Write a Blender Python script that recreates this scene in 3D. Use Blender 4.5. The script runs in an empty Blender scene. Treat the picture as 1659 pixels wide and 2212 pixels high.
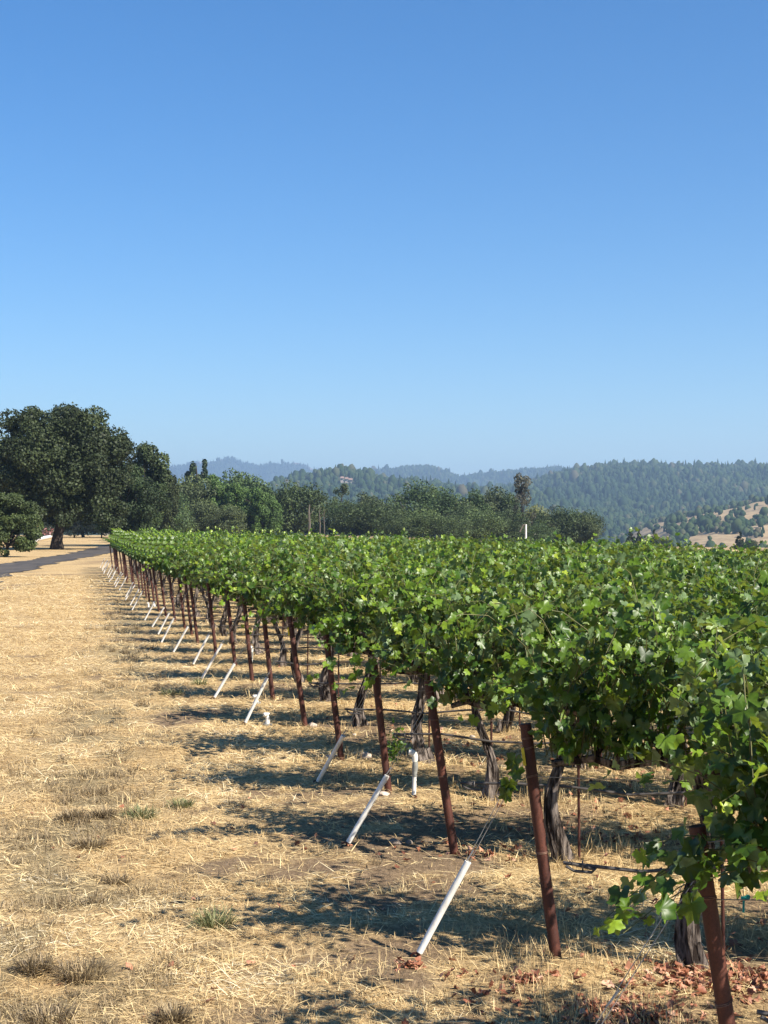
import bpy, math, random
import numpy as np
from mathutils import Vector, Matrix
R = math.radians
random.seed(7)
RNG = np.random.default_rng(11)
SC = bpy.context.scene
COL = SC.collection

# ------------------------------------------------------------------ camera, sky, sun, exposure
CAM_H, F, CX, HY = 2.05, 3195.0, 829.5, 1135.0      # eye height, focal length and horizon in photo units
cd = bpy.data.cameras.new("camera"); cam = bpy.data.objects.new("camera", cd); COL.objects.link(cam)
cam.location = (0, 0, CAM_H); cam.rotation_euler = (R(90) + math.atan(29.0 / F), 0, 0)
cd.sensor_fit = 'VERTICAL'; cd.sensor_height = 24.0; cd.lens = 24.0 * F / 2212.0
cd.clip_start = 0.1; cd.clip_end = 40000
SC.camera = cam

SUN_EL, SUN_AZ = R(40), math.atan2(0.815, -0.58)      # azimuth clockwise from +Y
sdir = Vector((math.sin(SUN_AZ) * math.cos(SUN_EL), math.cos(SUN_AZ) * math.cos(SUN_EL), math.sin(SUN_EL)))
w = bpy.data.worlds.new("World"); SC.world = w; w.use_nodes = True
nt = w.node_tree; bg = nt.nodes['Background']
sky = nt.nodes.new('ShaderNodeTexSky'); sky.sky_type = 'NISHITA'; sky.sun_disc = False
sky.sun_elevation = SUN_EL; sky.sun_rotation = SUN_AZ
sky.altitude = 0; sky.air_density = 1.0; sky.dust_density = 0.0; sky.ozone_density = 5.0
hs = nt.nodes.new('ShaderNodeHueSaturation'); hs.inputs['Saturation'].default_value = 1.28; hs.inputs['Hue'].default_value = .504
nt.links.new(sky.outputs[0], hs.inputs['Color']); nt.links.new(hs.outputs[0], bg.inputs[0]); bg.inputs[1].default_value = 0.068
sl = bpy.data.lights.new("sun", 'SUN'); sl.energy = 5.0; sl.angle = R(0.5); sl.color = (1.0, 0.93, 0.81)
so = bpy.data.objects.new("sun", sl); COL.objects.link(so); so.rotation_euler = sdir.to_track_quat('Z', 'Y').to_euler()
so.location = (20, -12, 20)
SC.view_settings.view_transform = 'Standard'; SC.view_settings.look = 'None'
SC.view_settings.gamma = 1; SC.view_settings.exposure = 1.18
SC.render.engine = 'CYCLES'
SC.cycles.max_bounces = 6; SC.cycles.transparent_max_bounces = 8; SC.cycles.volume_bounces = 0

# ------------------------------------------------------------------ noise and terrain
def vnoise(x, y, seed=0):
    x = np.asarray(x, float); y = np.asarray(y, float)
    xi = np.floor(x).astype(np.int64); yi = np.floor(y).astype(np.int64)
    fx = x - xi; fy = y - yi; fx = fx * fx * (3 - 2 * fx); fy = fy * fy * (3 - 2 * fy)
    def h(a, b):
        n = (a * 374761393 + b * 668265263 + seed * 1442695041) & 0xffffffff
        n = ((n ^ (n >> 13)) * 1274126177) & 0xffffffff
        return ((n ^ (n >> 16)) & 0xffff) / 65535.0
    a = h(xi, yi); b = h(xi + 1, yi); c = h(xi, yi + 1); d = h(xi + 1, yi + 1)
    return (a + (b - a) * fx) * (1 - fy) + (c + (d - c) * fx) * fy
def fbm(x, y, seed=0, o=4):
    s = 0; a = .5; t = 0
    for i in range(o):
        s = s + a * vnoise(np.asarray(x) * 2 ** i, np.asarray(y) * 2 ** i, seed + i * 17); t += a; a *= .55
    return s / t
def sstep(a, b, v):
    t = np.clip((v - a) / (b - a), 0, 1); return t * t * (3 - 2 * t)

PY = [2.7, 4.87, 6.99, 9.29, 11.25, 13.05, 15.16, 17.37, 33.0, 66.8, 90]
PX = [1.56, 1.188, .81, .442, .035, -.376, -.807, -1.305, -4.75, -12.1, -17.0]
def postx(y): return np.interp(y, PY, PX)
ROWS = [4.87, 6.99, 9.29, 11.25, 13.05, 15.16, 17.37] + [17.37 + 2.13 * j for j in range(1, 26)]
ROWA = R(-9.0)
RD = Vector((math.cos(ROWA), math.sin(ROWA), 0))

def g(x, y):
    x = np.asarray(x, float); y = np.asarray(y, float)
    xp = np.clip(x, 0, 16)
    base = -(.02 * xp + .0010 * xp * xp) * sstep(3, 20, y + xp * 1.5) - .36 * sstep(-12, 3, x) * sstep(18, 55, y) * sstep(-60, -30, -np.abs(x - 0) * .3)
    base = base - np.where(x > 16, 2.5 * (1 - np.exp(-np.maximum(x - 16, 0) / 40.)), 0)
    base = base - 25 * sstep(290, 1300, y)
    fade = np.exp(-np.maximum(y - 12, 0) / 30.) * (y > -40)
    b = (fbm(x * 1.1, y * 1.1, 3) - .5) * .09 + (fbm(x * 4.5, y * 4.5, 5, 3) - .5) * .035
    px = postx(y)
    mound = .035 * np.exp(-((x - .85) ** 2 / .09 + (y - 6.95) ** 2 / .05)) + .03 * np.exp(-((x + .2) ** 2 / .3 + (y - 6.7) ** 2 / .05))
    return base + b * fade + mound
def G(x, y): return float(g(np.array([x]), np.array([y]))[0])
def W(px, py):
    """point of the ground seen at that spot of the photo"""
    y = F * CAM_H / max(py - HY, 1)
    x = (px - CX) * y / F
    for _ in range(4):
        y = F * (CAM_H - G(x, y)) / (py - HY); x = (px - CX) * y / F
    return Vector((x, y, G(x, y)))

# ------------------------------------------------------------------ materials
def new_mat(name):
    m = bpy.data.materials.new(name); m.use_nodes = True
    n = m.node_tree; n.nodes.clear()
    out = n.nodes.new('ShaderNodeOutputMaterial')
    return m, n, out
def N(n, t, **k):
    d = n.nodes.new(t)
    for a, b in k.items(): setattr(d, a, b)
    return d
def principled(n, out, rough=.8, spec=.3, metal=0):
    p = N(n, 'ShaderNodeBsdfPrincipled'); p.inputs['Roughness'].default_value = rough
    p.inputs['Specular IOR Level'].default_value = spec; p.inputs['Metallic'].default_value = metal
    n.links.new(p.outputs[0], out.inputs[0]); return p
def ramp(n, fac, stops):
    r = N(n, 'ShaderNodeValToRGB'); e = r.color_ramp.elements
    e[0].position = stops[0][0]; e[0].color = (*stops[0][1], 1)
    e[1].position = stops[-1][0]; e[1].color = (*stops[-1][1], 1)
    for p, c in stops[1:-1]:
        q = e.new(p); q.color = (*c, 1)
    n.links.new(fac, r.inputs[0]); return r
def noise(n, scale, detail=4, rough=.6, vec=None, stretch=None, obj=False):
    t = N(n, 'ShaderNodeTexNoise'); t.inputs['Scale'].default_value = scale
    t.inputs['Detail'].default_value = detail; t.inputs['Roughness'].default_value = rough
    tc = N(n, 'ShaderNodeTexCoord')
    src = tc.outputs['Object']
    if stretch:
        mp = N(n, 'ShaderNodeMapping'); mp.inputs['Scale'].default_value = stretch
        n.links.new(src, mp.inputs[0]); src = mp.outputs[0]
    n.links.new(src, t.inputs['Vector']); return t
def mix(n, fac, a, b, mode='MIX'):
    m = N(n, 'ShaderNodeMix', data_type='RGBA', blend_type=mode)
    for s, v in ((m.inputs['Factor'], fac), (m.inputs['A'], a), (m.inputs['B'], b)):
        if isinstance(v, (int, float)): s.default_value = v
        elif isinstance(v, tuple): s.default_value = (*v, 1)
        else: n.links.new(v, s)
    return m.outputs['Result']
def bump(n, p, h, strength=.5, dist=.02):
    b = N(n, 'ShaderNodeBump'); b.inputs['Strength'].default_value = strength; b.inputs['Distance'].default_value = dist
    n.links.new(h, b.inputs['Height']); n.links.new(b.outputs[0], p.inputs['Normal'])
def attr(n, name):
    a = N(n, 'ShaderNodeAttribute'); a.attribute_name = name; return a.outputs['Fac']

def mat_simple(name, c1, c2, scale=20, rough=.7, spec=.3, metal=0, bs=.3, bd=.003, stretch=None):
    m, n, out = new_mat(name); p = principled(n, out, rough, spec, metal)
    t = noise(n, scale, 6, .65, stretch=stretch)
    r = ramp(n, t.outputs['Fac'], [(.43 if name == 'vine_bark' else .3, c1), (.7, c2)])
    n.links.new(r.outputs[0], p.inputs['Base Color']); bump(n, p, t.outputs['Fac'], bs, bd); return m

def mat_ground():
    m, n, out = new_mat('dry_ground'); p = principled(n, out, .95, .1)
    a = noise(n, 2.2, 8, .7); b = noise(n, 38, 6, .75, stretch=(1, .55, 1)); c = noise(n, .35, 4, .6); big = noise(n, .04, 4, .6)
    straw = ramp(n, b.outputs['Fac'], [(.30, (.21, .145, .08)), (.45, (.42, .30, .155)), (.6, (.62, .465, .25)), (.75, (.74, .59, .35))])
    v = ramp(n, a.outputs['Fac'], [(.35, (.84, .80, .76)), (.65, (1, 1, 1))])
    s = mix(n, 1.0, straw.outputs[0], v.outputs[0], 'MULTIPLY')
    v2 = ramp(n, c.outputs['Fac'], [(.35, (.90, .86, .80)), (.6, (1, 1, 1))])
    s = mix(n, 1.0, s, v2.outputs[0], 'MULTIPLY')
    soilc = ramp(n, b.outputs['Fac'], [(.3, (.10, .068, .042)), (.7, (.25, .175, .115))])
    s = mix(n, attr(n, 'soil'), s, soilc.outputs[0])
    weedc = ramp(n, b.outputs['Fac'], [(.3, (.14, .11, .06)), (.7, (.33, .26, .15))])
    s = mix(n, attr(n, 'weed'), s, weedc.outputs[0])
    n.links.new(s, p.inputs['Base Color']); bump(n, p, b.outputs['Fac'], .8, .03); return m
def mat_straw(name, stops, trans=.2):
    m, n, out = new_mat(name)
    r = ramp(n, attr(n, 'tint'), stops)
    d = N(n, 'ShaderNodeBsdfPrincipled'); d.inputs['Roughness'].default_value = .55; d.inputs['Specular IOR Level'].default_value = .35
    t = N(n, 'ShaderNodeBsdfTranslucent'); mx = N(n, 'ShaderNodeMixShader'); mx.inputs[0].default_value = trans
    n.links.new(r.outputs[0], d.inputs['Base Color']); n.links.new(r.outputs[0], t.inputs[0])
    n.links.new(d.outputs[0], mx.inputs[1]); n.links.new(t.outputs[0], mx.inputs[2]); n.links.new(mx.outputs[0], out.inputs[0]); return m
def mat_leaf():
    m, n, out = new_mat('vine_leaf')
    tint = attr(n, 'tint')
    top = ramp(n, tint, [(0, (.015, .040, .006)), (.35, (.038, .088, .006)), (.7, (.105, .180, .011)), (.88, (.18, .27, .02)), (1, (.27, .34, .03))])
    und = ramp(n, tint, [(0, (.09, .14, .065)), (.7, (.15, .22, .09)), (1, (.3, .36, .11))])
    geo = N(n, 'ShaderNodeNewGeometry')
    c = mix(n, geo.outputs['Backfacing'], top.outputs[0], und.outputs[0])
    nz = noise(n, 60, 3, .6); v = ramp(n, nz.outputs['Fac'], [(.3, (.75, .75, .75)), (.7, (1.15, 1.15, 1.15))])
    c = mix(n, 1.0, c, v.outputs[0], 'MULTIPLY')
    big = noise(n, 9, 3, .6); yv = ramp(n, big.outputs['Fac'], [(.60, (0, 0, 0)), (.74, (.75, .75, .75))]); c = mix(n, yv.outputs[0], c, (.20, .24, .035))
    p = N(n, 'ShaderNodeBsdfPrincipled'); p.inputs['Roughness'].default_value = .42; p.inputs['Specular IOR Level'].default_value = .40
    n.links.new(c, p.inputs['Base Color'])
    t = N(n, 'ShaderNodeBsdfTranslucent'); tc = ramp(n, tint, [(0, (.12, .20, .015)), (1, (.42, .50, .05))]); n.links.new(tc.outputs[0], t.inputs[0])
    mx = N(n, 'ShaderNodeMixShader'); mx.inputs[0].default_value = .24
    n.links.new(p.outputs[0], mx.inputs[1]); n.links.new(t.outputs[0], mx.inputs[2]); n.links.new(mx.outputs[0], out.inputs[0]); return m
def mat_crown():
    m, n, out = new_mat('tree_foliage')
    oi = N(n, 'ShaderNodeObjectInfo'); v = ramp(n, attr(n, 'tint'), [(0, (.45, .45, .45)), (.6, (1, 1, 1)), (1, (1.7, 1.6, 1.3))])
    c = mix(n, 1.0, oi.outputs['Color'], v.outputs[0], 'MULTIPLY')
    p = N(n, 'ShaderNodeBsdfPrincipled'); p.inputs['Roughness'].default_value = .6; p.inputs['Specular IOR Level'].default_value = .25
    n.links.new(c, p.inputs['Base Color'])
    t = N(n, 'ShaderNodeBsdfTranslucent'); n.links.new(c, t.inputs[0])
    mx = N(n, 'ShaderNodeMixShader'); mx.inputs[0].default_value = .2
    n.links.new(p.outputs[0], mx.inputs[1]); n.links.new(t.outputs[0], mx.inputs[2]); n.links.new(mx.outputs[0], out.inputs[0]); return m
def mat_forest():
    m, n, out = new_mat('forest_foliage'); p = principled(n, out, .8, .1)
    v = ramp(n, attr(n, 'tint'), [(0, (.009, .020, .010)), (.5, (.021, .040, .014)), (.8, (.042, .060, .022)), (1, (.075, .068, .04))])
    n.links.new(v.outputs[0], p.inputs['Base Color']); return m
def mat_hill(name, c1, c2, c3, scale, lo=.5, hi=.6):
    m, n, out = new_mat(name); p = principled(n, out, .95, .05)
    a = noise(n, scale, 8, .6); b = noise(n, scale * 9, 6, .7)
    r = ramp(n, b.outputs['Fac'], [(.35, c1), (.65, c2)])
    k = ramp(n, a.outputs['Fac'], [(lo, (0, 0, 0)), (hi, (1, 1, 1))])
    n.links.new(mix(n, k.outputs[0], r.outputs[0], c3), p.inputs['Base Color']); return m

M_ground = mat_ground()
M_straw = mat_straw('straw', [(0, (.24, .15, .08)), (.25, (.43, .30, .15)), (.6, (.65, .485, .24)), (.9, (.81, .665, .385)), (1, (.85, .75, .54))])
M_weed = mat_straw('weed_blades', [(0, (.085, .062, .035)), (.4, (.165, .120, .068)), (.7, (.29, .215, .12)), (1, (.46, .36, .2))])
M_green = mat_straw('green_blades', [(0, (.06, .085, .03)), (.5, (.15, .17, .07)), (1, (.42, .36, .19))])
M_litter = mat_straw('dead_leaf', [(0, (.12, .05, .035)), (.4, (.32, .12, .065)), (.75, (.52, .25, .15)), (1, (.68, .44, .32))], .25)
M_leaf = mat_leaf(); M_crown = mat_crown(); M_forest = mat_forest()
M_bark = mat_simple('vine_bark', (.018, .013, .011), (.30, .25, .22), 34, .95, .1, 0, 1.0, .03, (1, 1, .12))
M_tbark = mat_simple('tree_bark', (.018, .013, .010), (.06, .045, .034), 6, .95, .1, 0, 1.0, .05, (1, 1, .2))
M_deadwood = mat_simple('dead_wood', (.07, .06, .05), (.15, .13, .11), 6, .95, .1, 0, .6, .05, (1, 1, .2))
def mat_rust():
    m, n, out = new_mat('rusty_steel'); p = principled(n, out, .62, .4, .15)
    t = noise(n, 9, 8, .7, stretch=(1, 1, .35)); f = noise(n, 140, 4, .7)
    a = ramp(n, t.outputs['Fac'], [(.28, (.028, .011, .009)), (.5, (.068, .021, .014)), (.62, (.10, .032, .019)), (.76, (.17, .070, .042))])
    b = ramp(n, f.outputs['Fac'], [(.35, (.7, .7, .7)), (.7, (1.25, 1.2, 1.15))])
    n.links.new(mix(n, 1.0, a.outputs[0], b.outputs[0], 'MULTIPLY'), p.inputs['Base Color']); bump(n, p, f.outputs['Fac'], .35, .002); return m
M_rust = mat_rust()
M_white = mat_simple('white_pvc', (.50, .47, .42), (.84, .83, .80), 16, .45, .4, 0, .1, .001, (1, 1, .35))
M_grey = mat_simple('grey_plastic', (.16, .16, .15), (.26, .26, .24), 20, .6, .3)
M_hose = mat_simple('drip_hose', (.035, .030, .028), (.085, .075, .07), 20, .5, .5)
M_wire = mat_simple('steel_wire', (.25, .23, .21), (.42, .40, .37), 60, .45, .5, .6)
M_wrap = mat_simple('rusty_wire', (.10, .05, .035), (.24, .14, .10), 60, .6, .4, .3)
M_yellow = mat_simple('yellow_tag', (.70, .50, .03), (.85, .65, .06), 20, .5, .3)
M_teal = mat_simple('teal_plastic', (.01, .22, .16), (.03, .38, .28), 30, .5, .4)
M_rock = mat_simple('pale_rock', (.33, .25, .19), (.58, .48, .40), 14, .95, .1, 0, .8, .02)
M_rockdark = mat_simple('grey_rock', (.14, .11, .09), (.30, .25, .21), 18, .95, .1, 0, .8, .02)
M_road = mat_simple('asphalt', (.040, .036, .036), (.11, .095, .08), 1.1, .9, .2, 0, .4, .01, (1, .25, 1))
M_cane = mat_simple('green_cane', (.06, .075, .02), (.14, .12, .045), 30, .6, .3)
M_redshrub = mat_straw('flower_foliage', [(0, (.03, .05, .02)), (.5, (.08, .07, .03)), (.8, (.35, .10, .09)), (1, (.6, .35, .35))])

# ------------------------------------------------------------------ mesh helpers
def np_mesh(name, V, faces, mat, tint=None, smooth=False, extra=None):
    """faces: list of int arrays (n,k)"""
    V = np.ascontiguousarray(V, np.float32).reshape(-1, 3)
    me = bpy.data.meshes.new(name); me.vertices.add(len(V)); me.vertices.foreach_set('co', V.ravel())
    loops = np.concatenate([f.ravel() for f in faces]).astype(np.int32)
    cnt = np.concatenate([np.full(len(f), f.shape[1], np.int32) for f in faces])
    st = np.concatenate([[0], np.cumsum(cnt)[:-1]]).astype(np.int32)
    me.loops.add(len(loops)); me.loops.foreach_set('vertex_index', loops)
    me.polygons.add(len(cnt)); me.polygons.foreach_set('loop_start', st)
    if smooth: me.polygons.foreach_set('use_smooth', np.ones(len(cnt), bool))
    me.update(calc_edges=True); me.validate()
    if tint is not None:
        a = me.attributes.new('tint', 'FLOAT', 'POINT'); a.data.foreach_set('value', np.asarray(tint, np.float32))
    for k, v in (extra or {}).items():
        a = me.attributes.new(k, 'FLOAT', 'POINT'); a.data.foreach_set('value', np.asarray(v, np.float32))
    me.materials.append(mat); return me
def ob(name, me, parent=None, loc=None):
    o = bpy.data.objects.new(name, me); COL.objects.link(o)
    if parent is not None: o.parent = parent
    if loc is not None: o.location = loc
    return o
def tag(o, label=None, cat=None, group=None, kind=None):
    if label: o['label'] = label
    if cat: o['category'] = cat
    if group: o['group'] = group
    if kind: o['kind'] = kind
    return o
def empty(name, loc=(0, 0, 0), rz=0):
    o = bpy.data.objects.new(name, None); COL.objects.link(o); o.location = loc; o.rotation_euler = (0, 0, rz)
    o.empty_display_size = .2; return o

class MB:
    def __init__(s): s.v = []; s.q = []; s.n = 0; s.t = []
    def add(s, V, Q):
        V = np.asarray(V, float).reshape(-1, 3)
        s.v.append(V)
        for f in Q: s.q.append(tuple(int(i) + s.n for i in f))
        s.n += len(V)
    def tube(s, pts, rad, seg=10, cap=True, ridge=0, seed=0):
        pts = [Vector(p) for p in pts]; n = len(pts)
        if not hasattr(rad, '__len__'): rad = [rad] * n
        up = None; V = []
        rr = np.random.default_rng(seed)
        rdg = 1 + ridge * rr.uniform(-1, 1, seg)
        for i, p in enumerate(pts):
            d = (pts[min(i + 1, n - 1)] - pts[max(i - 1, 0)]).normalized()
            if up is None: up = Vector((0, 0, 1)) if abs(d.z) < .9 else Vector((1, 0, 0))
            a = d.cross(up).normalized(); b = a.cross(d).normalized(); up = b
            if ridge: rdg = rdg * (1 + ridge * .35 * rr.uniform(-1, 1, seg)); rdg = np.clip(rdg, 1 - 1.6 * ridge, 1 + 1.6 * ridge)
            for k in range(seg):
                t = 2 * math.pi * k / seg + (i * .16 if ridge else 0)
                V.append(p + (a * math.cos(t) + b * math.sin(t)) * rad[i] * rdg[k])
        Q = [(i * seg + k, i * seg + (k + 1) % seg, (i + 1) * seg + (k + 1) % seg, (i + 1) * seg + k) for i in range(n - 1) for k in range(seg)]
        if cap: Q += [tuple(range(seg))[::-1], tuple((n - 1) * seg + k for k in range(seg))]
        s.add([tuple(v) for v in V], Q)
    def torus(s, c, axis, R0, r, seg=20, ms=6):
        axis = Vector(axis).normalized(); u = axis.orthogonal().normalized(); v = axis.cross(u); c = Vector(c); V = []
        for i in range(seg):
            t = 2 * math.pi * i / seg; e = u * math.cos(t) + v * math.sin(t)
            for k in range(ms):
                f = 2 * math.pi * k / ms; V.append(tuple(c + e * (R0 + r * math.cos(f)) + axis * r * math.sin(f)))
        s.add(V, [(i * ms + k, ((i + 1) % seg) * ms + k, ((i + 1) % seg) * ms + (k + 1) % ms, i * ms + (k + 1) % ms) for i in range(seg) for k in range(ms)])
    def box(s, c, sz, rot=None, bev=0):
        x, y, z = [a / 2 for a in sz]; P = [(-x, -y, -z), (x, -y, -z), (x, y, -z), (-x, y, -z), (-x, -y, z), (x, -y, z), (x, y, z), (-x, y, z)]
        M = rot or Matrix.Identity(3); c = Vector(c)
        s.add([tuple(c + M @ Vector(p)) for p in P], [(0, 3, 2, 1), (4, 5, 6, 7), (0, 1, 5, 4), (1, 2, 6, 5), (2, 3, 7, 6), (3, 0, 4, 7)])
    def build(s, name, mat, parent=None, smooth=True, loc=None):
        me = bpy.data.meshes.new(name); me.from_pydata(np.concatenate(s.v).tolist(), [], s.q)
        if smooth:
            me.polygons.foreach_set('use_smooth', np.ones(len(me.polygons), bool))
            try: me.set_sharp_from_angle(angle=R(40))
            except Exception: pass
        me.materials.append(mat); return ob(name, me, parent, loc)

def unit(a): return a / np.maximum(np.linalg.norm(a, axis=-1, keepdims=True), 1e-9)

def leaf_template(l):
    if l == 0:
        half = [(0, 1.0), (13, .80), (24, .66), (36, .84), (48, .93), (60, .76), (76, .58), (90, .72), (106, .80), (124, .66), (142, .60), (160, .52), (176, .12)]
    elif l == 1:
        half = [(0, 1.0), (24, .66), (48, .92), (76, .58), (106, .80), (145, .6), (176, .15)]
    else:
        half = [(0, 1.0), (48, .85), (110, .75), (165, .45)]
    pts = [(a, r) for a, r in half] + [(-a, r) for a, r in half[::-1] if a != 0]
    V = [(0, 0, 0)]
    for a, r in pts:
        x = r * math.sin(R(a)); y = r * math.cos(R(a))
        V.append((x, y, -.22 * r * r + .10 * abs(x) + (.06 if (len(V) % 2) else -.04) * (l < 2)))
    n = len(pts)
    return np.array(V), np.array([(0, 1 + (i + 1) % n, 1 + i) for i in range(n)])
LT = [leaf_template(i) for i in range(3)]
def leaves_to_mesh(P, T, Nn, S, tint, lod):
    """P pos, T tip dir, Nn normal"""
    TV, TF = LT[lod]
    T = unit(T - Nn * np.sum(T * Nn, 1, keepdims=True)); B = np.cross(T, Nn)
    S = S[:, None, None]; rg = np.random.default_rng(len(P)); m = len(P)
    fold = rg.uniform(-.15, .75, (m, 1)); curl = rg.uniform(-.35, .45, (m, 1)); tw = rg.uniform(-.4, .4, (m, 1)); ph = rg.uniform(0, 6.28, (m, 1))
    tx, ty, tz = TV[None, :, 0], TV[None, :, 1], TV[None, :, 2]
    zz = (tz + fold * np.abs(tx) * .8 - curl * ty * np.abs(ty) + tw * tx * ty + .09 * np.sin(5 * tx + 4 * ty + ph))[..., None]
    xx = (tx * (1 - .25 * np.abs(fold)))[..., None]
    V = P[:, None, :] + S * (xx * B[:, None, :] + TV[None, :, 1:2] * T[:, None, :] + zz * Nn[:, None, :])
    Fc = (TF[None] + (np.arange(len(P)) * len(TV))[:, None, None]).reshape(-1, 3)
    return V.reshape(-1, 3), Fc, np.repeat(tint, len(TV))

def blades(pos, az, el, L, Wd, bend, tint):
    """5-vertex curved blades"""
    n = len(pos); d = np.stack([np.cos(az) * np.cos(el), np.sin(az) * np.cos(el), np.sin(el)], 1)
    side = np.stack([-np.sin(az), np.cos(az), np.zeros(n)], 1)
    # tilt the width a bit
    side = unit(side + np.stack([np.zeros(n), np.zeros(n), RNG.uniform(-.6, .6, n)], 1))
    L = L[:, None]; Wd = Wd[:, None]; b = bend[:, None]; dn = np.array([[0, 0, -1.0]])
    m = pos + d * L * .55; t = pos + d * L + dn * b * L + side * b * L * .4
    V = np.stack([pos - side * Wd * .5, pos + side * Wd * .5, m + side * Wd * .42, m - side * Wd * .42, t], 1)
    i = (np.arange(n) * 5)[:, None]
    return V.reshape(-1, 3), [i + np.array([[0, 1, 2, 3]]), i + np.array([[3, 2, 4]])], np.repeat(tint, 5)

# ------------------------------------------------------------------ ground
def geo_axis(dense_lo, dense_hi, step, far_lo, far_hi, gr=1.09):
    a = list(np.arange(dense_lo, dense_hi, step)); s = step; x = a[-1]
    while x < far_hi: s *= gr; x += s; a.append(min(x, far_hi))
    s = step; x = a[0]; b = []
    while x > far_lo: s *= gr; x -= s; b.append(max(x, far_lo))
    return np.array(b[::-1] + a)
def soilmask(x, y):
    n1 = fbm(x * .9, y * .9, 21, 4); n2 = fbm(x * 3.1, y * 3.1, 23, 3)
    near = sstep(-2.2, .2, x - postx(y))
    s = sstep(.60 - .13 * near, .74 - .11 * near, n1 * .62 + n2 * .38)
    return np.clip(s, 0, 1) * .9
def weedmask(x, y):
    line = -1.55 - .155 * (y - 6.5) + .3 * (fbm(y * .35, y * 0 + 3, 41, 2) - .5)
    n = fbm(x * 2.6, y * 1.8, 31, 3)
    return np.exp(-((x - line) / .5) ** 2) * sstep(.40, .56, n) * .9
gx = geo_axis(-5, 6, .07, -5500, 5500, 1.13); gy = geo_axis(4, 16, .07, -60, 10200, 1.035)
XX, YY = np.meshgrid(gx, gy); nx, ny = len(gx), len(gy)
ZZ = g(XX, YY)
ii = np.arange(nx * ny).reshape(ny, nx)
Q = np.stack([ii[:-1, :-1], ii[:-1, 1:], ii[1:, 1:], ii[1:, :-1]], -1).reshape(-1, 4)
gme = np_mesh('ground', np.stack([XX, YY, ZZ], -1).reshape(-1, 3), [Q], M_ground, smooth=True,
              extra={'soil': soilmask(XX, YY).ravel(), 'weed': weedmask(XX, YY).ravel()})
tag(ob('ground', gme), kind='structure')

# track
le = [(-16.8, 46), (-18.6, 62), (-20.3, 78), (-21.0, 88), (-22.3, 102.6), (-25, 124), (-29.5, 157), (-33, 190)]
re_ = [(-12.3, 46), (-15.6, 62), (-17.6, 78), (-18.6, 90), (-19.9, 103), (-21.5, 124), (-25, 157), (-28.5, 190)]
def resample(p, n):
    p = np.array(p, float); t = np.linspace(0, 1, len(p)); q = np.linspace(0, 1, n)
    return np.stack([np.interp(q, t, p[:, 0]), np.interp(q, t, p[:, 1])], 1)
nR = 160; L_, R_ = resample(le, nR), resample(re_, nR)
L_[:, 0] += (fbm(L_[:, 1] * .6, L_[:, 1] * 0, 3, 3) - .5) * 1.3; R_[:, 0] += (fbm(R_[:, 1] * .6, R_[:, 1] * 0, 9, 3) - .5) * 1.3
us = np.linspace(0, 1, 8)
RV = L_[:, None, :] * (1 - us[None, :, None]) + R_[:, None, :] * us[None, :, None]
RZ = g(RV[..., 0], RV[..., 1]) + .02
jj = np.arange(nR * 8).reshape(nR, 8)
rme = np_mesh('road', np.concatenate([RV, RZ[..., None]], -1).reshape(-1, 3), [np.stack([jj[:-1, :-1], jj[:-1, 1:], jj[1:, 1:], jj[1:, :-1]], -1).reshape(-1, 4)], M_road, smooth=True)
tag(ob('road', rme), kind='structure')

# ------------------------------------------------------------------ dry grass cover
def scatter(n, y0, y1, p=1.0, spread=.30, pad=.5):
    """ground points, density falling as 1/y^(1+p)"""
    u = RNG.random(n)
    if p == 1.0: y = y0 * (y1 / y0) ** u
    else:
        e = 1 - p; y = (y0 ** e + u * (y1 ** e - y0 ** e)) ** (1 / e)
    x = RNG.uniform(-1, 1, n) * (spread * y + pad); return x, y
def straw_cover():
    x, y = scatter(430000, 4.6, 60)
    keep = RNG.random(len(x)) > soilmask(x, y) * .97
    keep &= RNG.random(len(x)) > weedmask(x, y) * .5
    # tussocky: thicker and thinner places
    keep &= RNG.random(len(x)) < .35 + .9 * sstep(.35, .6, fbm(x * 5, y * 5, 71, 3))
    x, y = x[keep], y[keep]; n = len(x)
    sc = (np.maximum(y, 6) / 7) ** .75
    clump = fbm(x * 6, y * 6, 51, 2)
    az = RNG.uniform(0, 2 * np.pi, n) * .9 + clump * 3
    el = np.abs(RNG.normal(.10, .22, n)); L = RNG.gamma(4, .0165, n) * sc ** .6; Wd = RNG.uniform(.0018, .0042, n) * sc
    P = np.stack([x, y, g(x, y) + RNG.uniform(0, .012, n)], 1)
    tint = np.clip(RNG.beta(2.6, 1.7, n) * .85 + (fbm(x * 1.5, y * 1.5, 61, 3) - .5) * .8 + .06, 0, 1)
    V, Fc, T = blades(P, az, el, L, Wd, RNG.uniform(0, .35, n) * np.sin(el + .1), tint)
    tag(ob('dry_grass', np_mesh('dry_grass', V, Fc, M_straw, T)), 'cropped straw coloured dry grass lying over the field and between the vine rows', 'grass', kind='stuff')
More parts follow.
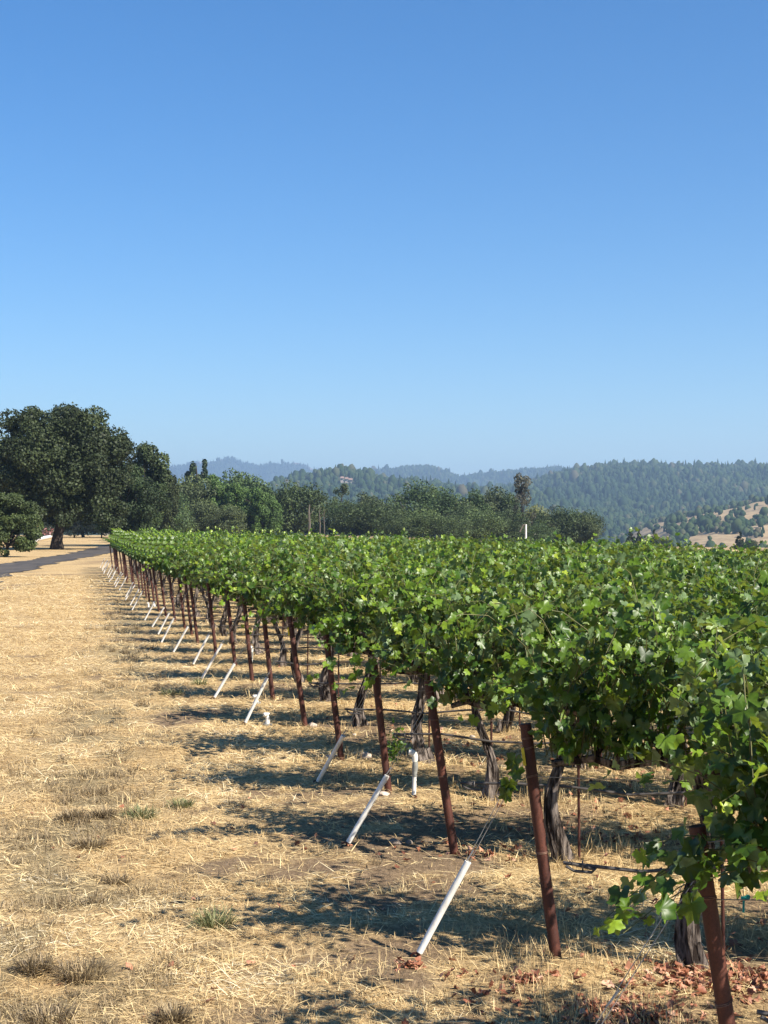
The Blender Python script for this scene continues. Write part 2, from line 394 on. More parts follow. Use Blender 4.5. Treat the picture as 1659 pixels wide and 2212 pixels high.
def standing_grass():
    # tufts of upright dry stalks, mostly between the rows
    nt_ = 5200; x, y = scatter(nt_, 5.0, 45, 1.0, .29, .3)
    inrow = x - postx(y)
    pk = np.where(inrow > -.3, .75, np.where(inrow > -2.2, .35, .15)) * sstep(.38, .6, fbm(x * 1.3, y * 1.3, 81, 3) + .02)
    keep = RNG.random(nt_) < pk; x, y, inrow = x[keep], y[keep], inrow[keep]
    k = RNG.integers(6, 20, len(x)); idx = np.repeat(np.arange(len(x)), k); n = len(idx)
    s = np.where(inrow > -.3, 1.0, .6)[idx] * RNG.uniform(.5, 1.2, len(x))[idx]
    bx = x[idx] + RNG.normal(0, .05, n); by = y[idx] + RNG.normal(0, .05, n); sc = (np.maximum(by, 6) / 7) ** .6
    L = RNG.uniform(.05, .17, n) * s; P = np.stack([bx, by, g(bx, by) - .005], 1)
    V, Fc, T = blades(P, RNG.uniform(0, 6.28, n), RNG.uniform(.8, 1.5, n), L, RNG.uniform(.002, .004, n) * sc, RNG.uniform(0, .25, n), np.clip(RNG.beta(2, 1.7, n) * .8 + .05, 0, 1))
    tag(ob('standing_dry_grass', np_mesh('standing_dry_grass', V, Fc, M_straw, T)), 'upright yellow stalks of dry grass standing under the vine rows', 'grass', kind='stuff')
def brown_weeds():
    nt_ = 4600; x, y = scatter(nt_, 5.0, 50, 1.0, .3, .3)
    pk = weedmask(x, y) * 1.1 + .05 * sstep(.5, .65, fbm(x * 1.1, y * 1.1, 85, 3)); keep = RNG.random(nt_) < pk; x, y = x[keep], y[keep]
    k = RNG.integers(20, 60, len(x)); idx = np.repeat(np.arange(len(x)), k); n = len(idx)
    r = RNG.uniform(.03, .09, len(x))[idx]
    bx = x[idx] + RNG.normal(0, 1, n) * r; by = y[idx] + RNG.normal(0, 1, n) * r; sc = (np.maximum(by, 6) / 7) ** .6
    P = np.stack([bx, by, g(bx, by) - .005], 1)
    V, Fc, T = blades(P, RNG.uniform(0, 6.28, n), RNG.uniform(.3, 1.4, n), RNG.uniform(.04, .115, n) * sc ** .5, RNG.uniform(.002, .0045, n) * sc, RNG.uniform(0, .3, n), RNG.beta(2, 2, n))
    tag(ob('withered_weeds', np_mesh('withered_weeds', V, Fc, M_weed, T)), 'greyish brown withered low weeds in a broken line across the mown grass', 'weeds', kind='stuff')
straw_cover(); standing_grass(); brown_weeds()

def weed_tuft(px, py, r, h, n, mat, label, group):
    p = W(px, py); a = RNG.uniform(0, 6.28, n); rr = r * np.sqrt(RNG.random(n)) * .6
    P = np.stack([np.cos(a) * rr, np.sin(a) * rr, np.full(n, -.01)], 1)
    V, Fc, T = blades(P, a + RNG.normal(0, .6, n), RNG.uniform(.35, 1.35, n), h * RNG.uniform(.6, 1.3, n), RNG.uniform(.003, .006, n) * (p.y / 8) ** .5, RNG.uniform(.05, .4, n), RNG.beta(2, 2, n))
    tag(ob('weed_tuft', np_mesh('weed_tuft', V, Fc, mat, T), loc=p), label, 'weed', group)
weed_tuft(305, 1765, .13, .12, 260, M_green, 'low green grass tuft to the left of another, in the mown field', 'green weed tufts in the dry field')
weed_tuft(393, 1742, .11, .10, 220, M_green, 'low green grass tuft just right of its twin, in the mown field', 'green weed tufts in the dry field')
weed_tuft(468, 1996, .13, .13, 300, M_green, 'upright yellow green grass clump on the bare foreground soil', 'green weed tufts in the dry field')
weed_tuft(372, 1500, .20, .12, 220, M_green, 'flat grey green weed patch beside the white anchor pipes', 'green weed tufts in the dry field')
weed_tuft(432, 1478, .12, .12, 140, M_green, 'small dark green weed at the foot of a white pipe', 'green weed tufts in the dry field')
weed_tuft(255, 1905 + 0, .10, .09, 200, M_weed, 'brown withered tuft below the green tufts in the left field', 'withered tufts in the dry field')
for (px, py, r, lab) in ((180, 2105, .17, 'widest grey green withered tuft in the lower left foreground'), (80, 2095, .10, 'small grey green tuft left of the widest withered one'),
                         (195, 1830, .14, 'grey brown withered tuft halfway up the weed line'), (110, 2205, .15, 'brown withered tuft at the bottom left edge of the picture'),
                         (155, 1770, .10, 'low brown withered tuft beside the green tufts'), (225, 1765, .10, 'pale brown withered tuft right next to the green tuft'), (375, 2205, .08, 'little brown tuft at the bottom edge')):
    weed_tuft(px, py, r, .11, 420, M_weed, lab, 'withered tufts in the dry field')

# fallen red leaves
def litter():
    C = []
    for (px, py, r, n) in ((1440, 2100, .16, 60), (1500, 2125, .12, 60), (1560, 2110, .16, 90), (1630, 2115, .15, 90), (1600, 2125, .18, 90), (1480, 2115, .10, 40),
                           (1280, 2180, .08, 34), (1340, 2195, .14, 70), (1400, 2200, .10, 50), (890, 2085, .05, 26), (1135, 2120, .045, 26), (1050, 2150, .07, 20), (975, 2110, .06, 12), (1310, 2185, .08, 40),
                           (1310, 1812, .20, 34), (1380, 1810, .2, 40), (1030, 1842, .15, 26), (1060, 1846, .12, 22), (1340, 1665, .3, 40), (1080, 1640, .3, 36), (1120, 1615, .3, 26), (960, 1600, .4, 30), (1360, 1760, .25, 20), (1130, 1740, .3, 18)):
        c = W(px, py); a = RNG.uniform(0, 6.28, n); q = r * np.abs(RNG.normal(0, 1.5, n))
        C.append(np.stack([c.x + np.cos(a) * q * 1.3, c.y + np.sin(a) * q], 1))
    x, y = scatter(900, 5.2, 22, 1.0, .27, .2); k = (x - postx(y) > .3) & (RNG.random(900) < .7); C.append(np.stack([x[k], y[k]], 1))
    x, y = scatter(120, 5.8, 12, 1.0, .27, .2); C.append(np.stack([x, y], 1))
    C = np.concatenate(C); n = len(C)
    P = np.stack([C[:, 0], C[:, 1], g(C[:, 0], C[:, 1]) + RNG.uniform(.006, .024, n)], 1)
    Nn = unit(RNG.normal(0, .55, (n, 3)) + np.array([[0, 0, 1.]])); T = RNG.normal(0, 1, (n, 3))
    V, Fc, t = leaves_to_mesh(P, T, Nn, RNG.uniform(.014, .034, n), RNG.beta(1.3, 1.5, n), 1)
    V = V + RNG.normal(0, .0035, V.shape)
    tag(ob('fallen_leaves', np_mesh('fallen_leaves', V, [Fc], M_litter, t)), 'curled rust red fallen vine leaves scattered on the soil under the vines', 'leaves', kind='stuff')
litter()

# ------------------------------------------------------------------ end posts, guys, hoses, wires
ORD = ['nearest', 'second', 'third', 'fourth', 'fifth', 'sixth', 'seventh', 'eighth', 'ninth', 'tenth', 'eleventh', 'twelfth', 'thirteenth', 'fourteenth', 'fifteenth',
       'sixteenth', 'seventeenth', 'eighteenth', 'nineteenth', 'twentieth', 'twenty-first', 'twenty-second', 'twenty-third', 'twenty-fourth', 'twenty-fifth', 'twenty-sixth',
       'twenty-seventh', 'twenty-eighth', 'twenty-ninth', 'thirtieth', 'thirty-first', 'farthest']
PH = [1.05, 1.098, 1.082, .976, 1.13, 1.125, 1.10]
LEAN = [8.5, 7.4, 8.7, 6.5, 7.2, 8.4, 6.4]
rr = random.Random(5)
for k, yk in enumerate(ROWS):
    xk = float(postx(yk)) + (rr.uniform(-.08, .08) if k > 6 else 0); z0 = G(xk, yk)
    base = Vector((xk, yk, z0)); hgt = PH[k] if k < 7 else 1.1 + rr.uniform(-.05, .05)
    ln = math.tan(R(LEAN[k] if k < 7 else rr.uniform(6, 8.6)))
    ax = Vector((-ln * RD.x, -ln * RD.y, 1)).normalized()
    root = empty('end_post', base)
    far_note = ', far down the line' if k > 15 else ''
    first = {0: 'thick rusty steel end post cut by the bottom edge, vine leaves over its top', 1: 'rusty steel end post with a yellow tag near its open top, second from camera',
             2: 'rusty steel end post between the yellow tagged post and the white riser pipe', 3: 'shorter rusty steel end post just left of the tall white riser pipe',
             4: 'rusty steel end post with a leafy shoot crossing it, fifth from the camera'}
    tag(root, first.get(k, 'rusty leaning steel end post of the %s vine row%s' % (ORD[k], far_note)), 'post', 'rusty end posts leaning at the heads of the vine rows')
    m = MB(); seg = 24 if k < 8 else 10; r0 = .0275
    top = ax * (hgt / ax.z)
    if k < 8:   # hollow pipe with a rim
        m.tube([ax * -.15, top * .5, top, top, top - ax * .12], [r0, r0, r0, r0 * .8, r0 * .78], seg, cap=True)
    else: m.tube([ax * -.1, top], r0, seg)
    m.build('pipe', M_rust, root)
    if k < 10:
        m = MB()
        for hh in ((.94, .90, .78, .45) if k != 3 else (.9, .42)):
            m = MB(); aa = (ax + Vector((rr.uniform(-.2, .2), rr.uniform(-.1, .1), 0))).normalized(); u_ = aa.orthogonal().normalized(); v_ = aa.cross(u_)
            m.tube([ax * (hgt * hh) + (u_ * math.cos(t * .35) + v_ * math.sin(t * .35)) * (r0 + .002) + ax * t * .0003 for t in range(44)], .0018, 5)
            m.build('wire_wrap', M_wrap, root)
    if k in (1, 5):
        m = MB(); m.box(ax * (hgt - .145) + Vector((-.030, -.018, .0)), (.014, .006, .085), Matrix.Rotation(R(-8), 3, 'Y')); m.build('tag', M_yellow, root, smooth=False)
    tie = base + ax * (hgt * .90)
    # guy anchor
    if k != 4 and not (k > 8 and k in (14, 19)):
        ab = base - RD * (.67 + rr.uniform(-.03, .05)); ab.z = G(ab.x, ab.y)
        if k == 1: ab = W(900, 2066)
        if k == 2: ab = W(748, 1826)
        if k == 3: ab = W(684, 1692)
        d = (tie - ab); dn = d.normalized(); SL = .50 + (rr.uniform(-.04, .04) if k > 3 else 0)
        ga = empty('guy_anchor', ab)
        gl = {0: 'bare wire guy running from the nearest post down into red fallen leaves, no white sleeve', 1: 'largest white pipe sleeve on a guy wire, its foot in curled red leaves',
              2: 'white pipe sleeve with an open rusty eye at its foot, second nearest', 3: 'ribbed white pipe sleeve leaning over a rusty rod foot, third nearest'}
        tag(ga, gl.get(k, 'slanting white guy wire sleeve of the %s vine row%s' % (ORD[k], far_note)), 'guy anchor', 'white sleeved guy anchors beside the end posts')
        if k > 0:
            m = MB(); m.tube([dn * .03, dn * (.03 + SL), dn * (.03 + SL), dn * (SL - .03)], [.0165, .0165, .013, .013], 16 if k < 8 else 8); m.build('sleeve', M_white, ga)
        m = MB()
        u = dn.cross(Vector((0, 1, 0))).normalized()
        if k < 9:
            for sgn in (-1, 1):
                m.tube([dn * (SL * .9 if k else .02) + u * .006 * sgn, d + u * .012 * sgn], .0017, 5)
            m.tube([dn * (SL + .02) + u * .009, dn * (SL + .09) + u * .002], .004, 6)
        else: m.tube([dn * SL, d], .0022, 4)
        m.build('guy_wire', M_wire, ga)
        if k < 9:
            m = MB(); m.torus(Vector((0, 0, .012)) - dn * .012, Vector((.25, 1, .2)), .022, .006, 20, 8); m.tube([dn * -.1, dn * .04], .007, 8); m.build('eye_rod', M_rust, ga)
    # drip hose
    xe = .262 * yk + (1.5 if k < 8 else .6); Lr = (xe - xk) / RD.x
    n = max(6, int(Lr / .35)); pts = []; hh = .445 if k < 8 else .45
    for i in range(n + 1):
        s = .035 + (Lr - .035) * i / n; p = base + RD * s
        z = G(p.x, p.y) * .75 + z0 * .25 if i < 3 else G(p.x, p.y)
        pts.append(Vector((p.x, p.y, z + hh - .02 * math.sin(i * 1.9 + k) * (i > 0))))
    m = MB(); m.tube(pts, .0088 if k < 7 else .0095, 8 if k < 8 else 5)
    hz = tag(m.build('drip_hose', M_hose, None), 'black drip irrigation hose strung knee high along the %s vine row' % ORD[k] if k < 31 else 'black drip irrigation hose along the farthest vine row', 'hose', 'drip hoses strung along the vine rows')
    if k < 6:
        m = MB(); p0 = pts[0] + Vector((0, -.012, -.012)); m.tube([p0 + RD * .01, p0 + RD * .05 + Vector((0, 0, -.022)), p0 + RD * .13 + Vector((0, 0, -.026)), p0 + RD * .15 + Vector((0, 0, -.012)), p0 + RD * .11 + Vector((0, 0, -.004)), p0 + RD * .04 + Vector((0, 0, .012))], .0075, 7)
        m.torus(pts[0] + RD * .09 + Vector((0, -.006, -.008)), RD, .02, .004, 14, 5); m.build('folded_end', M_hose, hz)
    # trellis wires
    if k < 9:
        for j, (h0, h1) in enumerate(((.90, 1.02), (.78, .86), (.96, 1.28))):
            a = base + ax * (hgt * h0) + RD * r0; pts = [a]
            for i in range(1, n + 1):
                s = Lr * i / n; p = base + RD * s; zz = G(p.x, p.y) + h1; t = min(1, s / 1.2); p.z = a.z * (1 - t) + zz * t; pts.append(p)
            m = MB(); m.tube(pts, .0021, 5); o = m.build('trellis_wire', M_wire, None)
            tag(o, '%s steel trellis wire of the %s vine row' % (('middle cordon', 'lowest', 'topmost')[j], ORD[k]), 'wire', 'trellis wires of the vine rows')

# scratch on second post
# ------------------------------------------------------------------ grapevines
def shoot(rng, b, d, L, side, out):
    p = np.array(b, float); d = unit(np.array(d, float)); step = .048; n = int(L / step); pts = [p.copy()]
    for i in range(n):
        f = i / max(n, 1)
        hi = max(0, p[2] - 1.52) * .75
        d = unit(d + rng.normal(0, .09, 3) + np.array([0, side * .012, -.02 - .085 * f - hi])); p = p + d * step; pts.append(p.copy())
        if p[2] < .78: break
    out.append(np.array(pts)); return np.array(pts)
def vine_leaves(seed, n_sh=30, x0=-.74, x1=.74, lod=0, extra=(), dens=1.0, big=1.0):
    rng = np.random.default_rng(seed); paths = []; P = []; T = []; Nn = []; S = []; C = []
    jobs = []
    for i in range(n_sh):
        sx = x0 + (x1 - x0) * (i + rng.random()) / n_sh; side = 1 if i % 2 else -1
        if rng.random() < .12: dz = .3; ly = side * .6
        else: dz = 1.0; ly = side * rng.uniform(.0, .30)
        jobs.append(((sx, side * .03, .97), (rng.normal(0, .25), ly, dz), rng.uniform(.7, 1.35) * (1 if dz > .5 else .55), side))
    for e in extra: jobs.append(e)
    for (b, d, L, side) in jobs:
        pts = shoot(rng, b, d, L, side, paths); n = len(pts)
        for j in range(1, n):
            f = j / n
            if rng.random() > dens: continue
            p = pts[j]; t = unit(pts[j] - pts[j - 1]); sd = unit(np.cross(t, rng.normal(0, 1, 3))); pl = rng.uniform(.03, .10) * (1 - .5 * f)
            outw = np.array([rng.normal(0, .3), np.sign(p[1] + side * .12) * .75, .15 + .7 * max(0, (p[2] - 1.25))])
            q = p + sd * pl + outw * .03
            nn = unit(outw * .75 + np.array([0, 0, .45]) + rng.normal(0, .55, 3))
            P.append(q); Nn.append(nn); T.append(np.array([0, 0, -1.]) * .8 + outw * .5 + rng.normal(0, .4, 3))
            S.append(rng.uniform(.034, .073) * (1 - .5 * f ** 3) * big)
            C.append(np.clip(rng.beta(2, 2.6) * .75 + .5 * f ** 4 + (.12 if rng.random() < .1 else 0), 0, 1))
    return (np.array(P), np.array(T), np.array(Nn), np.array(S), np.array(C)), paths
def canes_mesh(paths, name):
    m = MB()
    for p in paths[::1]:
        if len(p) > 3: m.tube([tuple(q) for q in p[::3]], list(np.linspace(.0035, .0014, len(p[::3]))), 4, cap=False)
    o = m.build(name, M_cane); me = o.data; bpy.data.objects.remove(o); return me
def foliage_mesh(d, lod, name='foliage'):
    V, Fc, T = leaves_to_mesh(*d, lod); return np_mesh(name, V, [Fc], M_leaf, T, smooth=(lod == 0))
def trunk_mesh(seed):
    rng = np.random.default_rng(seed); m = MB(); n = 12; lx = rng.uniform(-.14, .12); pts = []; rad = []
    for i in range(n):
        t = i / (n - 1); z = -.05 + 1.0 * t
        pts.append((lx * (1 - t) + .042 * math.sin(t * 7 + seed), .03 * math.sin(t * 5 + seed * 2), z)); rad.append(.026 + .033 * (1 - t) ** 2.6 + .014 * max(0, t - .75) * 4 + rng.uniform(-.005, .007))
    m.tube(pts, rad, 16, ridge=.34, seed=seed)
    for j in range(3):   # peeling bark strands
        o = rng.uniform(0, 6.28); m.tube([(p[0] + math.cos(o + i * .12) * r * 1.02, p[1] + math.sin(o + i * .12) * r * 1.02, p[2]) for i, (p, r) in enumerate(zip(pts, rad))][:rng.integers(7, 12)], .011, 5, ridge=.3, seed=seed + j)
    m.tube([(pts[0][0] + .05, .02, .0), (pts[0][0] + .02, 0, .12)], [.035, .02], 8, ridge=.2, seed=seed)
    o = m.build('trunk', M_bark); me = o.data; bpy.data.objects.remove(o)
    m = MB()
    for s in (-1, 1):
        P = [(0, 0, .93)]; rd = [.036]
        for i in range(1, 8): P.append((s * .1 * i, .015 * math.sin(i * 1.7 + seed), .955 + .02 * math.sin(i * 2.1 + seed))); rd.append(.032 - .0022 * i + rng.uniform(-.003, .003))
        m.tube(P, rd, 10, ridge=.22, seed=seed + 5 + s)
        for i in range(1, 7):
            a = P[i]; m.tube([a, (a[0] + rng.uniform(-.03, .03), a[1] + rng.uniform(-.02, .02), a[2] + .05), (a[0] + rng.uniform(-.04, .04), a[1] + rng.uniform(-.04, .04), a[2] + rng.uniform(.07, .10))], [.02, .017, .012], 7, ridge=.2, seed=seed + i)
    o = m.build('cordon', M_bark); me2 = o.data; bpy.data.objects.remove(o)
    return me, me2
TR = [trunk_mesh(s) for s in (3, 8, 15, 22, 31)]
FOL = {}
for lod, ns, nv, big, dens in ((0, 92, 8, .90, 1.0), (1, 68, 6, 1.04, .95), (2, 54, 5, 1.25, .8)):
    FOL[lod] = []
    for v in range(nv):
        d, paths = vine_leaves(100 * lod + v, ns, lod=lod, dens=dens, big=big)
        FOL[lod].append((foliage_mesh(d, lod), canes_mesh(paths, 'canes') if lod < 2 else None, d))
EXTRA = {   # shoots that reach out past the end posts, local x along the row
    0: [((-.62, -.05, 1.02), (-1, -.15, .25), .50, -1), ((-.60, -.1, 1.0), (-1, -.3, -.02), .62, -1), ((-.6, 0, 1.0), (-1, .1, -.1), .72, 1), ((-.66, -.08, 1.03), (-1, -.2, .05), .66, -1), ((-.6, .05, 1.1), (-.7, .3, .5), .5, 1),
        ((-.62, 0, 1.05), (-.55, -.1, 1), .8, -1), ((-.62, 0, 1.05), (-.7, .1, .8), .7, 1), ((-.5, 0, 1.2), (-.6, -.3, .6), .6, -1), ((-.66, -.1, 1.0), (-.8, -.35, -.15), .45, -1)],
    1: [((-.6, 0, 1.05), (-.3, .2, 1), .6, 1)],
    3: [((-.6, -.1, 1.0), (-1, -.2, .05), .55, -1), ((-.6, -.05, 1.0), (-1, -.1, -.05), .45, -1)],
    6: [((-.6, -.1, 1.0), (-1, -.2, .05), .45, -1)],
}
vines = []
for k, yk in enumerate(ROWS):
    xk = float(postx(yk)); s = .68; i = 0
    while True:
        p = Vector((xk, yk, 0)) + RD * s
        if p.x > .262 * p.y + (3.0 if k < 12 else 1.0 if k < 20 else .7): break
        inview = p.x - .75 < .262 * p.y
        vines.append((k, i, p, inview)); s += 1.45 + (rr.uniform(-.05, .05)); i += 1
NIND = 292; cnt = 0; rest = []
def pos_word(i): return ['first', 'second', 'third', 'fourth', 'fifth', 'sixth', 'seventh', 'eighth', 'ninth', 'tenth', 'eleventh', 'twelfth', 'thirteenth', 'fourteenth'][min(i, 13)]
mid_lab = {}
for (k, i, p, inview) in vines:
    if cnt >= NIND: rest.append((k, i, p)); continue
    cnt += inview
    lod = 0 if p.y < 13.5 else (1 if p.y < 32 else 2)
    p.z = G(p.x, p.y)
    fl = rr.random() < .5
    r = empty('grapevine', p, ROWA + (math.pi if (fl and i > 0) else 0))
    if i == 0 and k < 14: lab = 'leafy end grapevine just inside the post of the %s row from the camera' % ORD[k]
    elif k < 14 and i < 14: lab = '%s grapevine in from the end post, in the %s row from the camera' % (pos_word(i), ORD[k])
    else: lab = 'grapevine deep in the field, merging with the far rows past the fourteenth'
    tag(r, lab, 'grapevine', 'grapevines trained along the rows' if k < 14 else 'far grapevines merging into one green sheet')
    tm, cm = TR[(k * 3 + i * 2) % 5]
    if lod < 2 or i < 4: ob('trunk', tm, r)
    if lod < 2: ob('cordon', cm, r)
    if i == 0 and k in EXTRA:
        d, paths = vine_leaves(900 + k, 88, lod=lod, extra=EXTRA[k], big=.92 if k else 1.04); f, c = foliage_mesh(d, lod), canes_mesh(paths, 'canes')
    else: f, c, _ = FOL[lod][(k * 5 + i * 3 + (k * i) % 3) % len(FOL[lod])]
    fo = ob('foliage', f, r)
    sz = rr.uniform(.93, 1.07); fo.scale = (1.0, rr.uniform(.95, 1.15), sz); fo.location.z = .95 * (1 - sz)
    if c: co = ob('canes', c, r); co.scale = fo.scale; co.location = fo.location
    # stake
    if k < 9 and inview:
        q = p + RD * .10; st = MB(); st.tube([(0, 0, -.05), (.02 * rr.uniform(-1, 1), 0, 1.25)], .0085, 8); o = st.build('vine_stake', M_rust, loc=(q.x, q.y + .03, G(q.x, q.y)))
        tag(o, 'thin dark rusty stake beside the %s vine of the %s row' % (pos_word(i), ORD[k]), 'stake', 'thin stakes beside the vine trunks')
if rest:
    Vs = []; Fs = []; Ts = []; nv = 0
    for (k, i, p) in rest:
        d = FOL[2][(k + i * 3) % 5][2]; V, Fc, T = leaves_to_mesh(*d, 2)
        ca, sa = math.cos(ROWA), math.sin(ROWA); sgn = -1 if (k + i) % 2 else 1
        V = V * np.array([sgn, sgn, 1.0]); V = np.stack([V[:, 0] * ca - V[:, 1] * sa + p.x, V[:, 0] * sa + V[:, 1] * ca + p.y, V[:, 2] + G(p.x, p.y)], 1)
        Vs.append(V); Fs.append(Fc + nv); Ts.append(T); nv += len(V)
    tag(ob('distant_vines', np_mesh('distant_vines', np.concatenate(Vs), [np.concatenate(Fs)], M_leaf, np.concatenate(Ts))), 'green leaf tops of the farthest vine rows at the back edge of the vineyard', 'vines', kind='stuff')

# leaves hanging on the second post's guy wire
def hanging_leaves():
    c = W(1100, 2000); y = 6.93
    P = np.array([((px - CX) / F * y, y + dy, CAM_H - (py - HY) / F * y) for px, py, dy in ((1112, 1640, .0), (1118, 1665, .01), (1100, 1690, -.01), (1092, 1712, .0), (1106, 1650, .02), (1096, 1700, .015))])
    n = len(P); Nn = unit(np.array([[-.55, -.75, .1]] * n) + RNG.normal(0, .25, (n, 3))); T = np.array([[-.25, 0, -1.]] * n) + RNG.normal(0, .15, (n, 3))
    V, Fc, t = leaves_to_mesh(P, T, Nn, np.array([.06, .055, .06, .055, .05, .05]), np.full(n, .25), 0)
    tag(ob('hanging_leaves', np_mesh('hanging_leaves', V, [Fc], M_leaf, t)), 'few dark green vine leaves hanging on the guy wire of the yellow tagged post', 'leaves')
hanging_leaves()

# ------------------------------------------------------------------ irrigation risers, valves, rocks, markers
def riser(px, py, h, label, elbow=True, full=True):
    p = W(px, py); r = empty('irrigation_riser', p); tag(r, label, 'irrigation riser', 'white irrigation risers')
    a = .55 if full else 1
    m = MB(); m.tube([(-.01, 0, -.05), (0, 0, h * a)], .0165, 14); m.build('pipe', M_white, r)
    if full:
        m = MB(); m.tube([(0, 0, h * a), (.002, 0, h * .66), (.003, 0, h * .84)], [.019, .024, .020], 14); m.tube([(0, 0, h * a - .03), (0, 0, h * a + .012)], .020, 14); m.build('coupling', M_grey, r)
    m = MB(); t = h * (.84 if full else 1)
    m.tube([(0, 0, t - .01), (0, 0, t + .03), (-.006, 0, t + .05), (-.03, 0, t + .062), (-.045, 0, t + .064)], [.022, .024, .026, .027, .024], 14); m.build('elbow', M_white, r)
riser(896, 1716, .31, 'tall white riser pipe with grey coupling and bent cap before the fourth row')
riser(544, 1440, .27, 'white riser pipe with round cap and hose among the middle end posts')
riser(416, 1319, .33, 'thin white riser pipe seen between the far end posts')
riser(284, 1258, .30, 'small white riser pipe near the far end of the post line')
def valve(px, py, h, label):
    p = W(px, py); r = empty('valve_stub', p); tag(r, label, 'valve', 'low white valve stubs in the grass')
    m = MB(); m.tube([(0, 0, -.03), (0, 0, h * .6), (-.01, 0, h * .75)], [.028, .022, .024], 14); m.build('stub', M_white, r)
    m = MB(); m.tube([(-.0, 0, h * .72), (-.01, 0, h * .80), (-.012, 0, h * .95), (-.012, 0, h)], [.026, .038, .036, .022], 16); m.torus((-.03, -.03, h * .85), (1, .6, .2), .014, .005); m.build('cap', M_white, r)
    m = MB(); m.tube([(0, 0, .0), (0, 0, .018)], [.055, .05], 16); m.build('base_ring', M_grey, r)
valve(578, 1566, .13, 'white valve stub with round cap right of a white anchor pipe')
valve(554, 1519, .10, 'white valve stub partly hidden behind a white anchor pipe')
valve(321, 1312, .13, 'far small white valve stub, left of a pair by the far pipes')
valve(334, 1311, .13, 'far small white valve stub, right of a pair by the far pipes')

def rock(px, py, sx, sy, sz, seed, mat, label):
    rng = np.random.default_rng(seed); p = W(px, py)
    import bmesh
    bm = bmesh.new(); bmesh.ops.create_icosphere(bm, subdivisions=3, radius=1)
    fr = rng.normal(0, 1, (7, 3)); fr = unit(fr)
    for v in bm.verts:
        c = np.array(v.co); s = 1 + .13 * math.sin(4 * c @ fr[0] + seed) + .09 * math.sin(9 * c @ fr[1])
        for q in fr[2:]: s = min(s, .86 / max(.2, c @ q)) if c @ q > .6 else s
        v.co = Vector(c * s); v.co.x *= sx; v.co.y *= sy; v.co.z *= sz
    me = bpy.data.meshes.new('rock'); bm.to_mesh(me); bm.free(); me.materials.append(mat)
    for q in me.polygons: q.use_smooth = True
    try: me.set_sharp_from_angle(angle=R(30))
    except Exception: pass
    tag(ob('rock', me, loc=p + Vector((0, 0, sz * .45))), label, 'rock', 'loose rocks near the end posts')
rock(676, 1570, .045, .04, .032, 1, M_rock, 'round pale pink rock at the foot of the sixth end post')
rock(716, 1636, .055, .045, .022, 2, M_rock, 'flat pale rock left of the fifth end post, behind a white pipe')
rock(791, 1638, .058, .045, .04, 3, M_rock, 'angular brown pink rock between the fourth and fifth end posts')
rock(826, 1716, .05, .04, .02, 4, M_rock, 'flat pale rock touching the foot of the fourth end post')
rock(766, 1588, .02, .02, .014, 5, M_rock, 'tiny whitish stone lying alone in the dry grass behind the posts')
rock(852, 1822, .048, .04, .024, 6, M_rockdark, 'grey rock left of the third end post foot')
rock(884, 1821, .022, .02, .018, 7, M_rockdark, 'small dark clod right beside the grey rock')
rock(1020, 1592, .03, .03, .016, 8, M_rock, 'small light stone under the vines beyond the riser')
# teal marker
p = W(1604, 1990); r = empty('hose_valve', (p.x, p.y, p.z)); tag(r, 'small teal green hose valve hanging low in the shade by the nearest post', 'valve')
m = MB(); m.tube([(0, 0, .05), (.002, 0, .12)], .006, 8); m.build('tail', M_teal, r)
m = MB(); m.tube([(-.012, 0, .125), (.03, 0, .128)], .009, 10); m.torus((.022, 0, .13), (0, 1, .2), .011, .004, 14, 6); m.build('body', M_teal, r)
m = MB(); m.tube([(.0, 0, .13), (.0, .02, .42)], .002, 5); m.build('hanger', M_hose, r)
# little green sprout by the fourth post
def sprout():
    p = W(852, 1650); n = 170; rng = np.random.default_rng(4); P = rng.normal(0, 1, (n, 3)) * np.array([.055, .05, .085]) + np.array([0, 0, .16])
    P[:, 2] = np.abs(P[:, 2]); V, Fc, t = leaves_to_mesh(P, rng.normal(0, 1, (n, 3)), unit(rng.normal(0, 1, (n, 3)) + np.array([[.3, -.5, .5]])), rng.uniform(.012, .024, n), rng.beta(2, 3, n), 2)
    r = empty('green_sprout', p); tag(r, 'small dark green bush growing in the dry grass between fourth post and riser', 'plant')
    ob('foliage', np_mesh('foliage', V, [Fc], M_leaf, t), r); m = MB(); m.tube([(0, 0, -.02), (.01, 0, .2)], .006, 6); m.tube([(0, 0, .02), (-.04, .02, .2)], .004, 6); m.build('stem', M_cane, r)
sprout()

